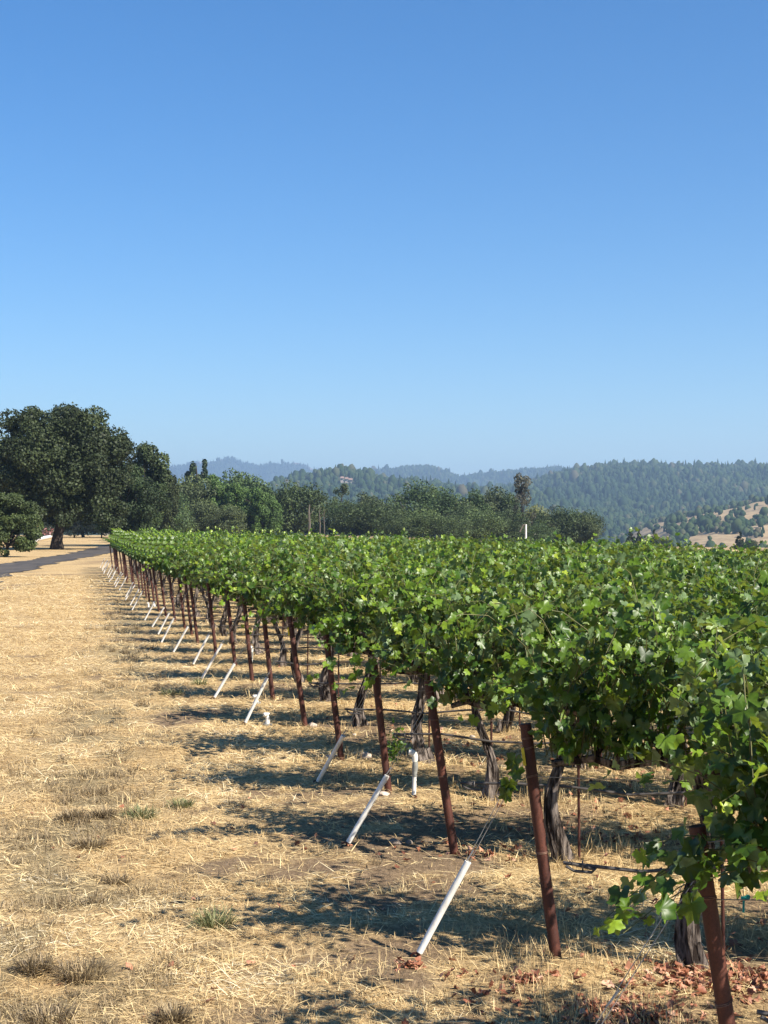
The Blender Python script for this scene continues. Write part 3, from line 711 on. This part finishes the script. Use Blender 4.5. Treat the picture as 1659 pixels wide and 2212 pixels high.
# ------------------------------------------------------------------ trees
def crown_data(seed, kind, n_leaf, ls):
    rng = np.random.default_rng(seed); lobes = []
    def add(c, r): lobes.append((np.array(c), r))
    if kind in ('oak', 'oakfine'):
        for i in range(70 if kind == 'oak' else 56):
            u = rng.uniform(-1, 1, 3)
            while np.linalg.norm(u) > 1 or np.linalg.norm(u) < .45: u = rng.uniform(-1, 1, 3)
            z = .52 + u[2] * .40; wid = .40 * (1.0 if z < .6 else 1.0)
            add((u[0] * wid, u[1] * wid, max(.14, z)), rng.uniform(.07, .15) if kind == 'oak' else rng.uniform(.05, .12))
    elif kind == 'bigoak':
        for i in range(230):
            u = rng.uniform(-1, 1, 3)
            while np.linalg.norm(u) > 1 or np.linalg.norm(u) < .5: u = rng.uniform(-1, 1, 3)
            z = .56 + u[2] * .40
            if z < .27: z = .27 + rng.uniform(0, .1)
            add((u[0] * .44, u[1] * .44, z), rng.uniform(.045, .10))
        for i in range(40):
            a = rng.uniform(0, 6.28); add((math.cos(a) * .40, math.sin(a) * .40, rng.uniform(.17, .32)), rng.uniform(.04, .07))
    elif kind == 'bush':
        for i in range(90):
            u = rng.uniform(-1, 1, 3); u = u / max(1, np.linalg.norm(u))
            add((u[0] * .42, u[1] * .42, .47 + u[2] * .42), rng.uniform(.06, .12))
    elif kind == 'poplar':
        for i in range(36):
            t = rng.random(); rad = .26 * math.sin(math.pi * (.12 + .84 * t)) ** .7; a = rng.uniform(0, 6.28)
            add((math.cos(a) * rad, math.sin(a) * rad, .08 + t * .84), rng.uniform(.06, .12))
    elif kind == 'sparse':
        for i in range(34):
            t = rng.random(); rad = rng.uniform(.05, .34) * (1.15 - t * .7); a = rng.uniform(0, 6.28)
            add((math.cos(a) * rad, math.sin(a) * rad, .15 + t * .8), rng.uniform(.04, .08))
    elif kind == 'pine':
        for i in range(26):
            s = -1 if i % 2 else 1; t = rng.random(); a = rng.uniform(0, 6.28); rad = .17 * math.sin(math.pi * (.1 + .85 * t))
            add((s * .22 + math.cos(a) * rad, math.sin(a) * rad, .3 + t * .62), rng.uniform(.06, .11))
    elif kind == 'conifer':
        for i in range(46):
            t = rng.random() ** 1.2; rad = .40 * (1 - t) ** .85; a = rng.uniform(0, 6.28)
            add((math.cos(a) * rad, math.sin(a) * rad, .06 + t * .88), .05 + .06 * (1 - t))
    C = np.array([c for c, r in lobes]); Rr = np.array([r for c, r in lobes])
    pr = Rr ** 2 / np.sum(Rr ** 2); idx = rng.choice(len(C), n_leaf, p=pr)
    u = unit(rng.normal(0, 1, (n_leaf, 3))); rad = Rr[idx] * rng.uniform(.55, 1.05, n_leaf) ** .5
    rad *= 1 + .22 * np.sin(u[:, 0] * 9 + idx) * np.sin(u[:, 1] * 8 + idx * 2)
    P = C[idx] + u * rad[:, None] * np.array([1.1, 1.1, .85])
    Nn = unit(u * .7 + rng.normal(0, .6, (n_leaf, 3)) + np.array([0, 0, .25]))
    S = rng.uniform(.6, 1.3, n_leaf) * ls
    lt = rng.uniform(-.26, .26, len(C))[idx]
    tint = np.clip(.5 + lt + rng.normal(0, .14, n_leaf), 0, 1)
    return P, rng.normal(0, 1, (n_leaf, 3)), Nn, S, tint, C, Rr
TV_, TF_ = np.array([(0, .9, 0), (-.7, .25, .1), (-.55, -.7, -.05), (.3, -.85, .1), (.8, .05, -.08)]), np.array([(0, 1, 2, 3, 4)])
def crown_mesh(seed, kind, n_leaf, ls, aspect=1.0):
    """aspect = width / height of the finished tree; leaf clumps keep their own shape"""
    P, T, Nn, S, tint, C, Rr = crown_data(seed, kind, n_leaf, ls)
    P = P * np.array([aspect, aspect, 1.0])
    T = unit(T - Nn * np.sum(T * Nn, 1, keepdims=True)); B = np.cross(T, Nn); S3 = S[:, None, None]
    V = P[:, None] + S3 * (TV_[None, :, 0:1] * B[:, None] + TV_[None, :, 1:2] * T[:, None] + TV_[None, :, 2:3] * Nn[:, None])
    Fc = (TF_[None] + (np.arange(n_leaf) * 5)[:, None, None]).reshape(-1, 5)
    return np_mesh('crown', V.reshape(-1, 3), [Fc], M_crown, np.repeat(tint, 5)), C * np.array([aspect, aspect, 1.0])
def tree_trunk(seed, C, rad, kind, mat=M_tbark):
    rng = random.Random(seed); m = MB()
    top = .9 if kind in ('poplar', 'conifer', 'sparse', 'pine') else .5
    n = 7; P = [(.015 * math.sin(i * 1.3 + seed), .01 * math.cos(i), -.02 + (top + .02) * i / (n - 1)) for i in range(n)]
    m.tube(P, [rad * (1.25 if i == 0 else 1 - .75 * i / (n - 1)) for i in range(n)], 12, ridge=.12, seed=seed)
    for j in range(min(14, len(C))):
        c = C[(j * 5) % len(C)]; s = P[2 + (j % 4)] if kind not in ('oak', 'bigoak', 'oakfine', 'bush') else P[2 + (j % 3)]
        mid = ((s[0] + c[0]) / 2, (s[1] + c[1]) / 2, (s[2] + c[2]) / 2 + .03)
        m.tube([s, mid, tuple(c)], [rad * .42, rad * .26, rad * .08], 7, ridge=.1, seed=j)
    o = m.build('trunk', mat); me = o.data; bpy.data.objects.remove(o); return me
PROTO = {}
def proto(kind, v, aspect, n, ls, tr):
    key = (kind, v, round(aspect, 1))
    if key not in PROTO:
        me, C = crown_mesh(hash((len(kind), v)) % 1000 + v * 7, kind, n, ls, aspect); PROTO[key] = (me, tree_trunk(v + 3, C, tr, kind))
    return PROTO[key]
NAMES = {'oak': 'oak_tree', 'bigoak': 'oak_tree', 'bush': 'oak_tree', 'oakfine': 'oak_tree', 'poplar': 'poplar_tree', 'sparse': 'thin_tree', 'pine': 'pine_tree', 'conifer': 'conifer_tree'}
def tree(kind, px, ytop, wpx, dist, col, label, group=None, v=0, rz=None):
    x = (px - CX) / F * dist; z = G(x, dist); h = CAM_H + (HY - ytop) / F * dist - z
    if kind in ('oak', 'poplar'): h *= 1.05
    wd = wpx / F * dist; asp = max(.3, min(1.6, round(wd / h * {'poplar': 1.5, 'sparse': 1.3}.get(kind, 1.1), 1)))
    n, ls, tr = {'oak': (9000, .017, .03), 'bigoak': (120000, .0085, .040), 'bush': (22000, .016, .03), 'oakfine': (26000, .0105, .026), 'poplar': (6000, .015, .02), 'sparse': (2600, .013, .014), 'pine': (4200, .016, .02), 'conifer': (5000, .02, .02)}[kind]
    cm, tm = proto(kind, v, asp, n, ls, tr)
    r = empty(NAMES[kind], (x, dist, z - .05), rz if rz is not None else rr.uniform(0, 6.28)); tag(r, label, 'tree', group)
    c = ob('crown', cm, r); c.color = (*col, 1); t = ob('trunk', tm, r); sc = h / .98; c.scale = (sc,) * 3; t.scale = (sc,) * 3
    return r
OAK = (.036, .052, .020); OAK2 = (.038, .060, .022); DULL = (.048, .062, .026); POP = (.052, .088, .024); DARK = (.020, .034, .016); BRN = (.085, .065, .040); LITE = (.060, .085, .032)
big = tree('bigoak', 128, 866, 300, 126, (.040, .055, .022), 'huge dark green spreading oak with a thick trunk beside the dark road', v=1, rz=.6)
tree('bush', 14, 1056, 130, 96, (.065, .09, .03), 'small low branched tree at the left edge in front of the huge oak', v=2)
tree('oak', -60, 900, 220, 150, OAK, 'dark tree cut by the left edge, behind the huge oak', v=0)
tree('oakfine', 300, 1025, 150, 147, OAK2, 'leafy tree filling the gap between the huge oak and the belt', v=1)
tree('oakfine', 316, 955, 128, 152, LITE, 'airy light green tree rising just right of the huge oak', v=1)
tree('oakfine', 262, 985, 175, 145, OAK2, 'dense tree pressed against the right side of the huge oak', v=2)
tree('oakfine', 357, 994, 70, 175, DULL, 'small round crown right of the airy light tree', v=0)
BG = 'trees in the belt behind the vineyard'
for a in ((400, 1028, 130, 220, DULL, 'dull green broad tree at the left end of the tree belt', 'oak'), (340, 1050, 110, 200, OAK2, 'leafy tree in the belt where it meets the big oak group', 'oak'),
          (426, 986, 46, 262, DARK, 'tall dark pine with two round tops above the left belt', 'pine'),
          (452, 1032, 60, 232, POP, 'bright green upright poplar right below the two topped pine', 'poplar'), (502, 1018, 90, 245, OAK2, 'tallest round crown left of the belt gap', 'oak'),
          (486, 1046, 55, 228, POP, 'green poplar in front of the tallest round crown', 'poplar'), (556, 1030, 100, 240, OAK2, 'round crown just left of the gap in the tree belt', 'oak'),
          (530, 1056, 52, 222, POP, 'slim poplar between two round crowns', 'poplar'), (580, 1072, 44, 220, POP, 'slim poplar at the very edge of the gap', 'poplar'), (430, 1078, 80, 212, DULL, 'low dull bush tree in front of the left belt', 'oak'),
          (490, 1090, 70, 208, DULL, 'low greyish tree before the poplars', 'oak'), (375, 1085, 80, 205, OAK, 'low dark tree before the left belt', 'oak'),
          (640, 1042, 104, 225, OAK, 'separate dark round tree with a bare pale trunk before it', 'oak'), (610, 1062, 44, 228, OAK, 'dark shoulder tree on the left of the separate round tree', 'oak'),
          (738, 1046, 56, 255, DULL, 'thin brownish topped tree below the hilltop house', 'sparse'), (712, 1082, 84, 238, OAK2, 'mid green tree right of the pale bare trunks', 'oak'),
          (768, 1082, 96, 235, OAK, 'dark oak left of centre in the tree belt', 'oak'), (825, 1080, 90, 232, OAK, 'dark oak near the centre of the tree belt', 'oak'),
          (862, 1062, 40, 258, BRN, 'small brown topped tree left of the broad green crown', 'sparse'), (908, 1049, 120, 250, OAK2, 'broadest green crown at the centre of the tree belt', 'oak'),
          (965, 1066, 84, 244, OAK2, 'green crown right behind the broadest one', 'oak'), (925, 1100, 96, 214, LITE, 'pale grey green tree in front of the broadest crown', 'oak'),
          (1008, 1092, 90, 240, OAK, 'dark crown between the centre group and the flat topped tree', 'oak'), (1062, 1056, 92, 256, DULL, 'flat topped tree left of the tall thin brown tree', 'oak'),
          (1036, 1100, 84, 218, LITE, 'pale green tree in front of the flat topped one', 'oak'), (1127, 1026, 52, 236, (.062, .062, .045), 'tall thin half bare brown tree above the belt', 'sparse'),
          (1095, 1100, 80, 222, OAK, 'dark tree at the foot of the tall thin brown tree', 'oak'), (1165, 1092, 70, 262, (.09, .10, .04), 'yellowish crown right behind the tall thin brown tree', 'oak'),
          (1200, 1096, 84, 240, OAK, 'dark crown near the right end of the belt', 'oak'), (1246, 1100, 88, 240, OAK, 'last dark round crown at the right end of the belt', 'oak'), (1160, 1128, 76, 212, OAK2, 'low green tree before the right end of the belt', 'oak'),
          (468, 1042, 40, 220, POP, 'slender poplar just right of the bright upright one', 'poplar'), (511, 1050, 40, 218, POP, 'slender poplar before the tallest round crown', 'poplar'), (548, 1058, 38, 217, POP, 'slender poplar in the middle of the poplar row', 'poplar'),
          (566, 1064, 38, 216, POP, 'second last slender poplar of the row before the gap', 'poplar'), (592, 1084, 36, 216, POP, 'shortest poplar ending the row at the gap', 'poplar'), (985, 1076, 60, 246, DULL, 'narrow dull crown between two green ones right of centre', 'oak'), (1025, 1067, 54, 250, OAK2, 'rounded green crown left of the flat topped tree', 'oak'), (1096, 1068, 50, 254, OAK, 'small dark crown between the flat topped and thin brown trees', 'oak'),
          (1270, 1114, 50, 238, DULL, 'lowest dull crown closing the right end of the belt', 'oak'), (795, 1066, 60, 262, DULL, 'pale crown rising behind the dark oaks left of centre', 'oak'), (935, 1058, 60, 258, OAK, 'dark crown rising behind the broadest green one', 'oak'),
          (670, 1110, 60, 240, OAK2, 'low tree behind the pale bare trunks', 'oak'), (860, 1105, 80, 214, OAK, 'low dark oak at the front of the belt centre', 'oak'), (980, 1118, 80, 212, OAK, 'low dark tree left of the pale one', 'oak')):
    px, yt, wp, dd, col, lab, kd = a
    tree(kd, px, yt, wp * 1.3, dd, tuple(q * 1.55 for q in col), lab, BG, v=int(px) % 3)
for a in ((1363, 1140, 24, 330, DARK, 'left of three small dark conifers before the forested ridge', 'conifer'), (1381, 1141, 22, 335, DARK, 'middle of three small dark conifers before the forested ridge', 'conifer'),
          (1413, 1142, 28, 325, DARK, 'right of three small dark conifers before the forested ridge', 'conifer'), (1599, 1147, 28, 300, DARK, 'dark conifer alone before the golden hillside', 'conifer'),
          (1434, 1160, 46, 310, OAK2, 'round green bush tree right of the three conifers', 'oak'), (1621, 1165, 40, 295, OAK2, 'low green bush tree beside the lone conifer', 'oak'), (1400, 1165, 60, 330, OAK, 'low dark scrub tree under the three conifers', 'oak')):
    px, yt, wp, dd, col, lab, kd = a; tree(kd, px, yt, wp, dd, col, lab, 'small trees before the right hillside', v=int(px) % 2)
# dark wood behind the dry field on the left
for i, (px, yt, wp, dd) in enumerate(((-40, 1060, 150, 250), (40, 1050, 150, 255), (110, 1050, 150, 262), (180, 1055, 150, 258), (240, 1060, 130, 252), (300, 1070, 120, 256), (75, 1100, 110, 240), (160, 1105, 110, 243), (220, 1108, 100, 240), (275, 1108, 90, 240))):
    tree('oak', px, yt, wp, dd, (.022, .032, .015), ['tall dark tree at the left frame edge behind the oak', 'tall dark tree left of the oak trunk', 'tall dark tree directly behind the oak trunk', 'tall dark tree right of the oak trunk behind the field', 'tall dark tree between the oak and the vineyard corner', 'tall dark tree hidden behind the vineyard corner', 'low dark tree left of the oak trunk by the white tank', 'low dark tree at the field edge right of the trunk', 'low dark tree at the middle of the field edge', 'low dark tree at the field edge beside the vineyard'][i], 'dark trees behind the dry field', v=i % 3)
def snag(px, yt, wpx, dist, label):
    x = (px - CX) / F * dist; z = G(x, dist); h = CAM_H + (HY - yt) / F * dist - z; r0 = wpx / F * dist / 2
    m = MB(); m.tube([(0, 0, -.1), (.05, 0, h * .5), (-.05, 0, h * .8), (.05, 0, h)], [r0 * 1.2, r0, r0 * .8, r0 * .5], 10, ridge=.15, seed=int(px))
    root = empty('bare_trunk', (x, dist, z)); tag(root, label, 'tree', 'pale bare trunks before the tree belt'); m.build('trunk', M_deadwood, root)
    m = MB(); m.tube([(0, 0, h * .7), (.5, 0, h * .82), (.8, .1, h * .95)], [r0 * .4, r0 * .3, r0 * .1], 6); m.tube([(0, 0, h * .55), (-.4, 0, h * .65)], [r0 * .35, r0 * .1], 6); m.build('branch', M_deadwood, root)
snag(668, 1090, 4.2, 205, 'tallest pale bare trunk standing before the separate round tree'); snag(691, 1096, 2, 208, 'thin pale bare trunk just right of the tallest one'); snag(700, 1102, 1.6, 210, 'thinnest pale bare trunk, rightmost of the three')

# pole beyond the vines
x = (1136 - CX) / F * 80; r = empty('white_pole', (x, 80, G(x, 80))); tag(r, 'white pole with a short bent arm rising above the vines', 'pole')
m = MB(); h = CAM_H + .06 - G(x, 80); m.tube([(0, 0, 0), (0, 0, h)], .05, 12); m.build('shaft', M_white, r)
m = MB(); m.tube([(0, 0, h - .02), (-.14, 0, h - .03), (-.34, 0, h - .42)], .045, 8); m.build('arm', M_deadwood, r)
# white things by the oak
a = W(77, 1170); b = W(113, 1162)
m = MB(); m.tube([(0, 0, .25), tuple(b - a + Vector((0, 0, .25)))], .28, 10)
for t in (.1, .5, .9): m.box(tuple((b - a) * t + Vector((0, 0, .05))), (.3, .3, .3))
tag(m.build('white_beam', M_white, loc=a), 'long low white beam on the ground left of the oak trunk', 'beam')
p = W(92, 1159); p.z = 0
r = empty('white_tank', p); tag(r, 'small white tank with a domed lid among reddish shrubs behind the oak', 'tank')
m = MB(); m.tube([(0, 0, 0), (0, 0, 1.5), (0, 0, 1.5), (0, 0, 1.6)], [.85, .85, .9, .9], 20); m.build('shell', M_white, r)
m = MB(); m.tube([(0, 0, 1.6), (0, 0, 1.9), (0, 0, 2.1)], [.85, .55, .15], 20); m.build('lid', M_white, r)
for i, (px, py, s) in enumerate(((82, 1163, 1.2), (100, 1163, 1.0), (108, 1161, 1.3))):
    p = W(px, py); n = 500; P = RNG.normal(0, 1, (n, 3)) * np.array([.5, .5, .35]) * s + np.array([0, 0, .6 * s]); P[:, 2] = np.abs(P[:, 2])
    V, Fc, t = leaves_to_mesh(P, RNG.normal(0, 1, (n, 3)), unit(RNG.normal(0, 1, (n, 3))), RNG.uniform(.10, .18, n), RNG.random(n), 2)
    tag(ob('flowering_shrub', np_mesh('flowering_shrub', V, [Fc], M_redshrub, t), loc=p), ('leftmost', 'middle', 'rightmost')[i] + ' reddish flowering shrub beside the white tank', 'shrub', 'reddish shrubs by the white tank')
p = W(229, 1156); r = empty('white_box', p); tag(r, 'small white utility box at the far corner of the vineyard', 'box')
m = MB(); m.box((0, 0, .55), (1.5, .9, 1.1)); m.build('case', M_white, r, smooth=False)
m = MB(); m.box((0, 0, 1.15), (1.65, 1.05, .1)); m.build('lid', M_white, r, smooth=False)

# ------------------------------------------------------------------ hills
def hill(name, sky_pts, crest, front, mat, bumpy=.12, nu=220, nv=60, back=1.25, seed=0, x0=-400, x1=2100, treeh=0, B0=-29.0, pw=1.25, bald=None, sp=.45):
    us = np.linspace(x0, x1, nu); xs, ys = zip(*sky_pts)
    top = (HY - np.interp(us, xs, ys)) / F * crest + CAM_H - treeh
    vs = np.linspace(0, 1.35, nv); D = front + (crest - front) * vs
    extra = {}; prof = np.where(vs < 1, np.sin(np.clip(vs, 0, 1) * np.pi / 2) ** pw, np.cos((vs - 1) / .35 * np.pi / 2))
    U, Dm = np.meshgrid(us, D); X = (U - CX) / F * crest * (1 - sp + sp * Dm / crest)
    amp = (fbm(X / (crest * .035), Dm / (crest * .06), seed, 4) - .5) * bumpy
    Z = B0 + (top[None] - B0) * prof[:, None] * (1 + amp * 2 * np.sin(np.clip(vs, 0, 1) * np.pi)[:, None])
    Z = np.maximum(Z, B0 - .5)
    ii = np.arange(nu * nv).reshape(nv, nu)
    me = np_mesh(name, np.stack([X, Dm, Z], -1).reshape(-1, 3), [np.stack([ii[:-1, :-1], ii[:-1, 1:], ii[1:, 1:], ii[1:, :-1]], -1).reshape(-1, 4)], mat, smooth=True)
    if bald is not None:
        a = me.attributes.new('bald', 'FLOAT', 'POINT'); a.data.foreach_set('value', bald(X, Dm).ravel().astype(np.float32))
    tag(ob(name, me), kind='structure')
    return (us, D, X, Z)
M_h1 = mat_hill('forest_floor', (.020, .034, .016), (.040, .052, .026), (.075, .075, .04), .0025, .55, .68)
def mat_mountain():
    m, n, out = new_mat('mountain'); p = principled(n, out, .95, .05); b = noise(n, .012, 6, .7)
    r = ramp(n, b.outputs['Fac'], [(.35, (.020, .034, .020)), (.65, (.034, .048, .028))]); q = ramp(n, b.outputs['Fac'], [(.35, (.15, .11, .09)), (.65, (.32, .25, .21))])
    n.links.new(mix(n, attr(n, 'bald'), r.outputs[0], q.outputs[0]), p.inputs['Base Color']); return m
M_h4 = mat_mountain()
M_gold = mat_hill('golden_slope', (.27, .19, .11), (.44, .33, .19), (.09, .075, .045), .012, .54, .63)
M_h3 = mat_hill('far_forest', (.018, .032, .018), (.034, .046, .026), (.12, .10, .06), .002, .62, .7)
H1 = hill('hill', [(-400, 1190), (700, 1150), (860, 1110), (950, 1088), (1000, 1066), (1050, 1052), (1100, 1038), (1150, 1024), (1200, 1012), (1260, 1004), (1330, 999), (1400, 1000), (1500, 1001), (1600, 1000), (1700, 996), (2100, 985)], 3300, 1500, M_h1, .22, seed=2, x0=600, treeh=24)
H2 = hill('hill', [(-400, 1150), (300, 1100), (520, 1075), (590, 1054), (640, 1034), (690, 1022), (740, 1017), (790, 1023), (830, 1036), (880, 1038), (930, 1043), (1000, 1052), (1060, 1056), (1120, 1056), (1300, 1090), (2100, 1150)], 2400, 1300, M_h1, .25, seed=5, x0=0, x1=1500, treeh=9)
H3 = hill('hill', [(-400, 1080), (600, 1060), (760, 1036), (800, 1024), (850, 1020), (872, 1013), (900, 1010), (935, 1011), (960, 1021), (985, 1033), (1010, 1031), (1060, 1025), (1110, 1020), (1200, 1018), (1400, 1030), (2100, 1050)], 5600, 4000, M_h3, .2, seed=8, x0=300, x1=1700, treeh=10)
def bald4(x, y):
    px = CX + x / (8200 * (.55 + .45 * y / 8200)) * F; v = (y - 6400) / 1800.; nz = fbm(x / 160, y / 220, 77, 4) - .5
    def spot(a, b, v0, v1): return sstep(a - 12, a + 4, px + nz * 30) * sstep(-b - 12, -b + 4, -px + nz * 30) * sstep(v0 - .08, v0 + .02, v + nz * .3) * sstep(-v1 - .08, -v1 + .02, -v + nz * .3)
    return np.clip(spot(440, 476, .80, 2) + spot(590, 676, .84, 2) + spot(350, 400, .9, 2), 0, 1)
H4 = hill('hill', [(-400, 1030), (250, 1014), (350, 1008), (380, 1009), (430, 1001), (460, 1002), (490, 998), (510, 999), (540, 1009), (565, 1014), (585, 1010), (600, 1009), (640, 1008), (665, 1012), (690, 1020), (760, 1034), (900, 1050), (2100, 1060)], 8200, 6400, M_h4, .3, seed=11, x0=-100, x1=1400, nu=400, nv=120, bald=bald4)
H5 = hill('hill', [(-400, 1250), (1250, 1215), (1320, 1168), (1380, 1138), (1420, 1124), (1460, 1114), (1500, 1108), (1560, 1098), (1600, 1090), (1659, 1080), (1800, 1065), (2100, 1050)], 1500, 650, M_gold, .22, seed=14, x0=1150, treeh=3, pw=1.0, sp=.9)

def find_on(H, px, py):
    us, D, X, Z = H; i = int(np.argmin(np.abs(us - px)))
    for j in range(len(D)):
        xs_ = (px - CX) / F * D[j]; i = int(np.argmin(np.abs(X[j] - xs_)))
        if HY - (Z[j, i] - CAM_H) / D[j] * F <= py: return (xs_, D[j], Z[j, i])
    return (xs_, D[j], Z[j, i])
HXY = find_on(H2, 749, 1048)
# forests: thousands of trees, nobody could count them
def forest(H, n, hmin, hmax, label, seed, conif=.6, umin=-1e9, keepf=None, vmax=1.05, wr=.32, tintb=0):
    rng = np.random.default_rng(seed); us, D, X, Z = H; nu, nv = len(us), len(D)
    fu = rng.random(n) * (nu - 1.01); vmaxi = (nv - 1.01) * min(1, vmax / 1.35); fv = rng.random(n) ** .8 * vmaxi
    iu, iv = fu.astype(int), fv.astype(int); a, b = fu - iu, fv - iv
    def bl(A): return (A[iv, iu] * (1 - a) + A[iv, iu + 1] * a) * (1 - b) + (A[iv + 1, iu] * (1 - a) + A[iv + 1, iu + 1] * a) * b
    x, z = bl(X), bl(Z); y = D[iv] * (1 - b) + D[iv + 1] * b
    px = CX + x / y * F; k = (px > -150) & (px < 1850) & (z > -28)
    if keepf is not None: k &= keepf(x, y, rng)
    x, y, z = x[k], y[k], z[k]; n = len(x); h = rng.uniform(hmin, hmax, n) * (1 + .55 * (rng.random(n) < .07) * rng.random(n) * 1.6); con = rng.random(n) < conif
    seg = 6; rings = 4; ang = np.arange(seg) * 2 * np.pi / seg
    zr = np.where(con[:, None], np.array([[.02, .22, .58, .80]]), np.array([[.05, .35, .70, .93]]))
    rrr = np.where(con[:, None], np.array([[.75, 1.0, .62, .30]]) * .62, np.array([[.55, 1.05, .95, .45]]))
    rw = rrr[:, :, None] * (h * wr * np.where(con, .72, 1.0))[:, None, None] * rng.uniform(.65, 1.3, (n, rings, seg))
    V = np.zeros((n, rings * seg + 1, 3)); th = ang[None, None, :] + rng.uniform(0, 6, n)[:, None, None]
    V[:, :-1, 0] = (x[:, None, None] + rw * np.cos(th)).reshape(n, -1); V[:, :-1, 1] = (y[:, None, None] + rw * np.sin(th)).reshape(n, -1)
    V[:, :-1, 2] = (z[:, None, None] + (zr * h[:, None])[:, :, None] + rng.normal(0, .05, (n, rings, seg)) * h[:, None, None]).reshape(n, -1)
    V[:, -1] = np.stack([x, y, z + h], 1)
    F4 = []; F3 = []
    for r_ in range(rings - 1):
        for s in range(seg): F4.append((r_ * seg + s, r_ * seg + (s + 1) % seg, (r_ + 1) * seg + (s + 1) % seg, (r_ + 1) * seg + s))
    for s in range(seg): F3.append(((rings - 1) * seg + s, (rings - 1) * seg + (s + 1) % seg, rings * seg))
    off = (np.arange(n) * (rings * seg + 1))[:, None, None]
    F4 = (np.array(F4)[None] + off).reshape(-1, 4); F3 = (np.array(F3)[None] + off).reshape(-1, 3)
    big_ = fbm(x / 90, y / 160, seed, 3)
    tint = np.clip(np.where(con, .25, .6) + rng.normal(0, .15, n) + (big_ - .5) * .6 + tintb, 0, 1)
    me = np_mesh('forest', V.reshape(-1, 3), [F4, F3], M_forest, np.repeat(tint, rings * seg + 1))
    tag(ob('forest', me), label, 'forest', kind='stuff')
forest(H1, 60000, 7, 14, 'blue green conifer and oak forest covering the long ridge on the right', 5, .65)
forest(H2, 18000, 7, 13, 'wooded cover of the lower rounded hill with the house', 6, .45, keepf=lambda x, y, r: ~((np.abs(x - HXY[0] * y / HXY[1]) < 13) & (y < HXY[1] + 10) & (y > HXY[1] - 38)))
forest(H3, 16000, 12, 22, 'forest on the blue middle distance hills', 7, .7)
forest(H4, 15000, 9, 19, 'faint forest on the farthest mountains', 8, .8, keepf=lambda x, y, r: bald4(x, y) < .3)
forest(H5, 6500, 3, 6.5, 'scattered dark oaks and scrub on the golden hillside', 9, .1, keepf=lambda x, y, r: (fbm(x / 30, y / 90, 45, 4) > .60) | (y > 1420) | (r.random(len(x)) < .035), wr=.42, tintb=.05)
# house on the hill
r = empty('hillside_house', HXY); tag(r, 'pale house with several wings on the wooded hill', 'house')
M_hw = mat_simple('house_wall', (.30, .25, .21), (.40, .35, .31), 1, .9, .1); M_hr = mat_simple('house_roof', (.22, .14, .11), (.28, .19, .15), 1, .9, .1)
for (dx, dz, wx, hz) in ((-6, 3.5, 4.5, 3), (0, 2.0, 4.5, 4), (5.5, 1.2, 5, 3)):
    m = MB(); m.box((dx, 0, dz - 6), (wx, 8, hz + 12)); wl = m.build('wall', M_hw, r, smooth=False)
    m = MB(); t = dz + hz / 2; m.add([(dx - wx * .55, -6, t), (dx + wx * .55, -6, t), (dx + wx * .55, 6, t), (dx - wx * .55, 6, t), (dx - wx * .5, 0, t + 2.6), (dx + wx * .5, 0, t + 2.6)], [(0, 1, 5, 4), (2, 3, 4, 5), (1, 2, 5), (3, 0, 4), (3, 2, 1, 0)]); m.build('roof', M_hr, r, smooth=False)
    m = MB(); m.box((dx - 1.4, -4.05, dz), (1.0, .2, 1.4)); m.box((dx + 1.4, -4.05, dz), (1.0, .2, 1.4)); m.build('window', M_grey, r, smooth=False)

# ------------------------------------------------------------------ air
HZ = bpy.data.materials.new('haze_air'); HZ.use_nodes = True; n = HZ.node_tree; n.nodes.clear()
o_ = n.nodes.new('ShaderNodeOutputMaterial'); pv = n.nodes.new('ShaderNodeVolumePrincipled'); pv.inputs['Density'].default_value = .00017
pv.inputs['Color'].default_value = (.50, .72, 1.0, 1); pv.inputs['Anisotropy'].default_value = .2; n.links.new(pv.outputs[0], o_.inputs['Volume'])
m = MB(); m.box((0, 5070, 185), (11200, 10400, 434)); hz = m.build('haze', HZ, smooth=False); tag(hz, 'thin blue air haze over the whole valley', 'haze', kind='stuff')
print('vines', len(vines), 'individual', cnt, 'rest', len(rest))
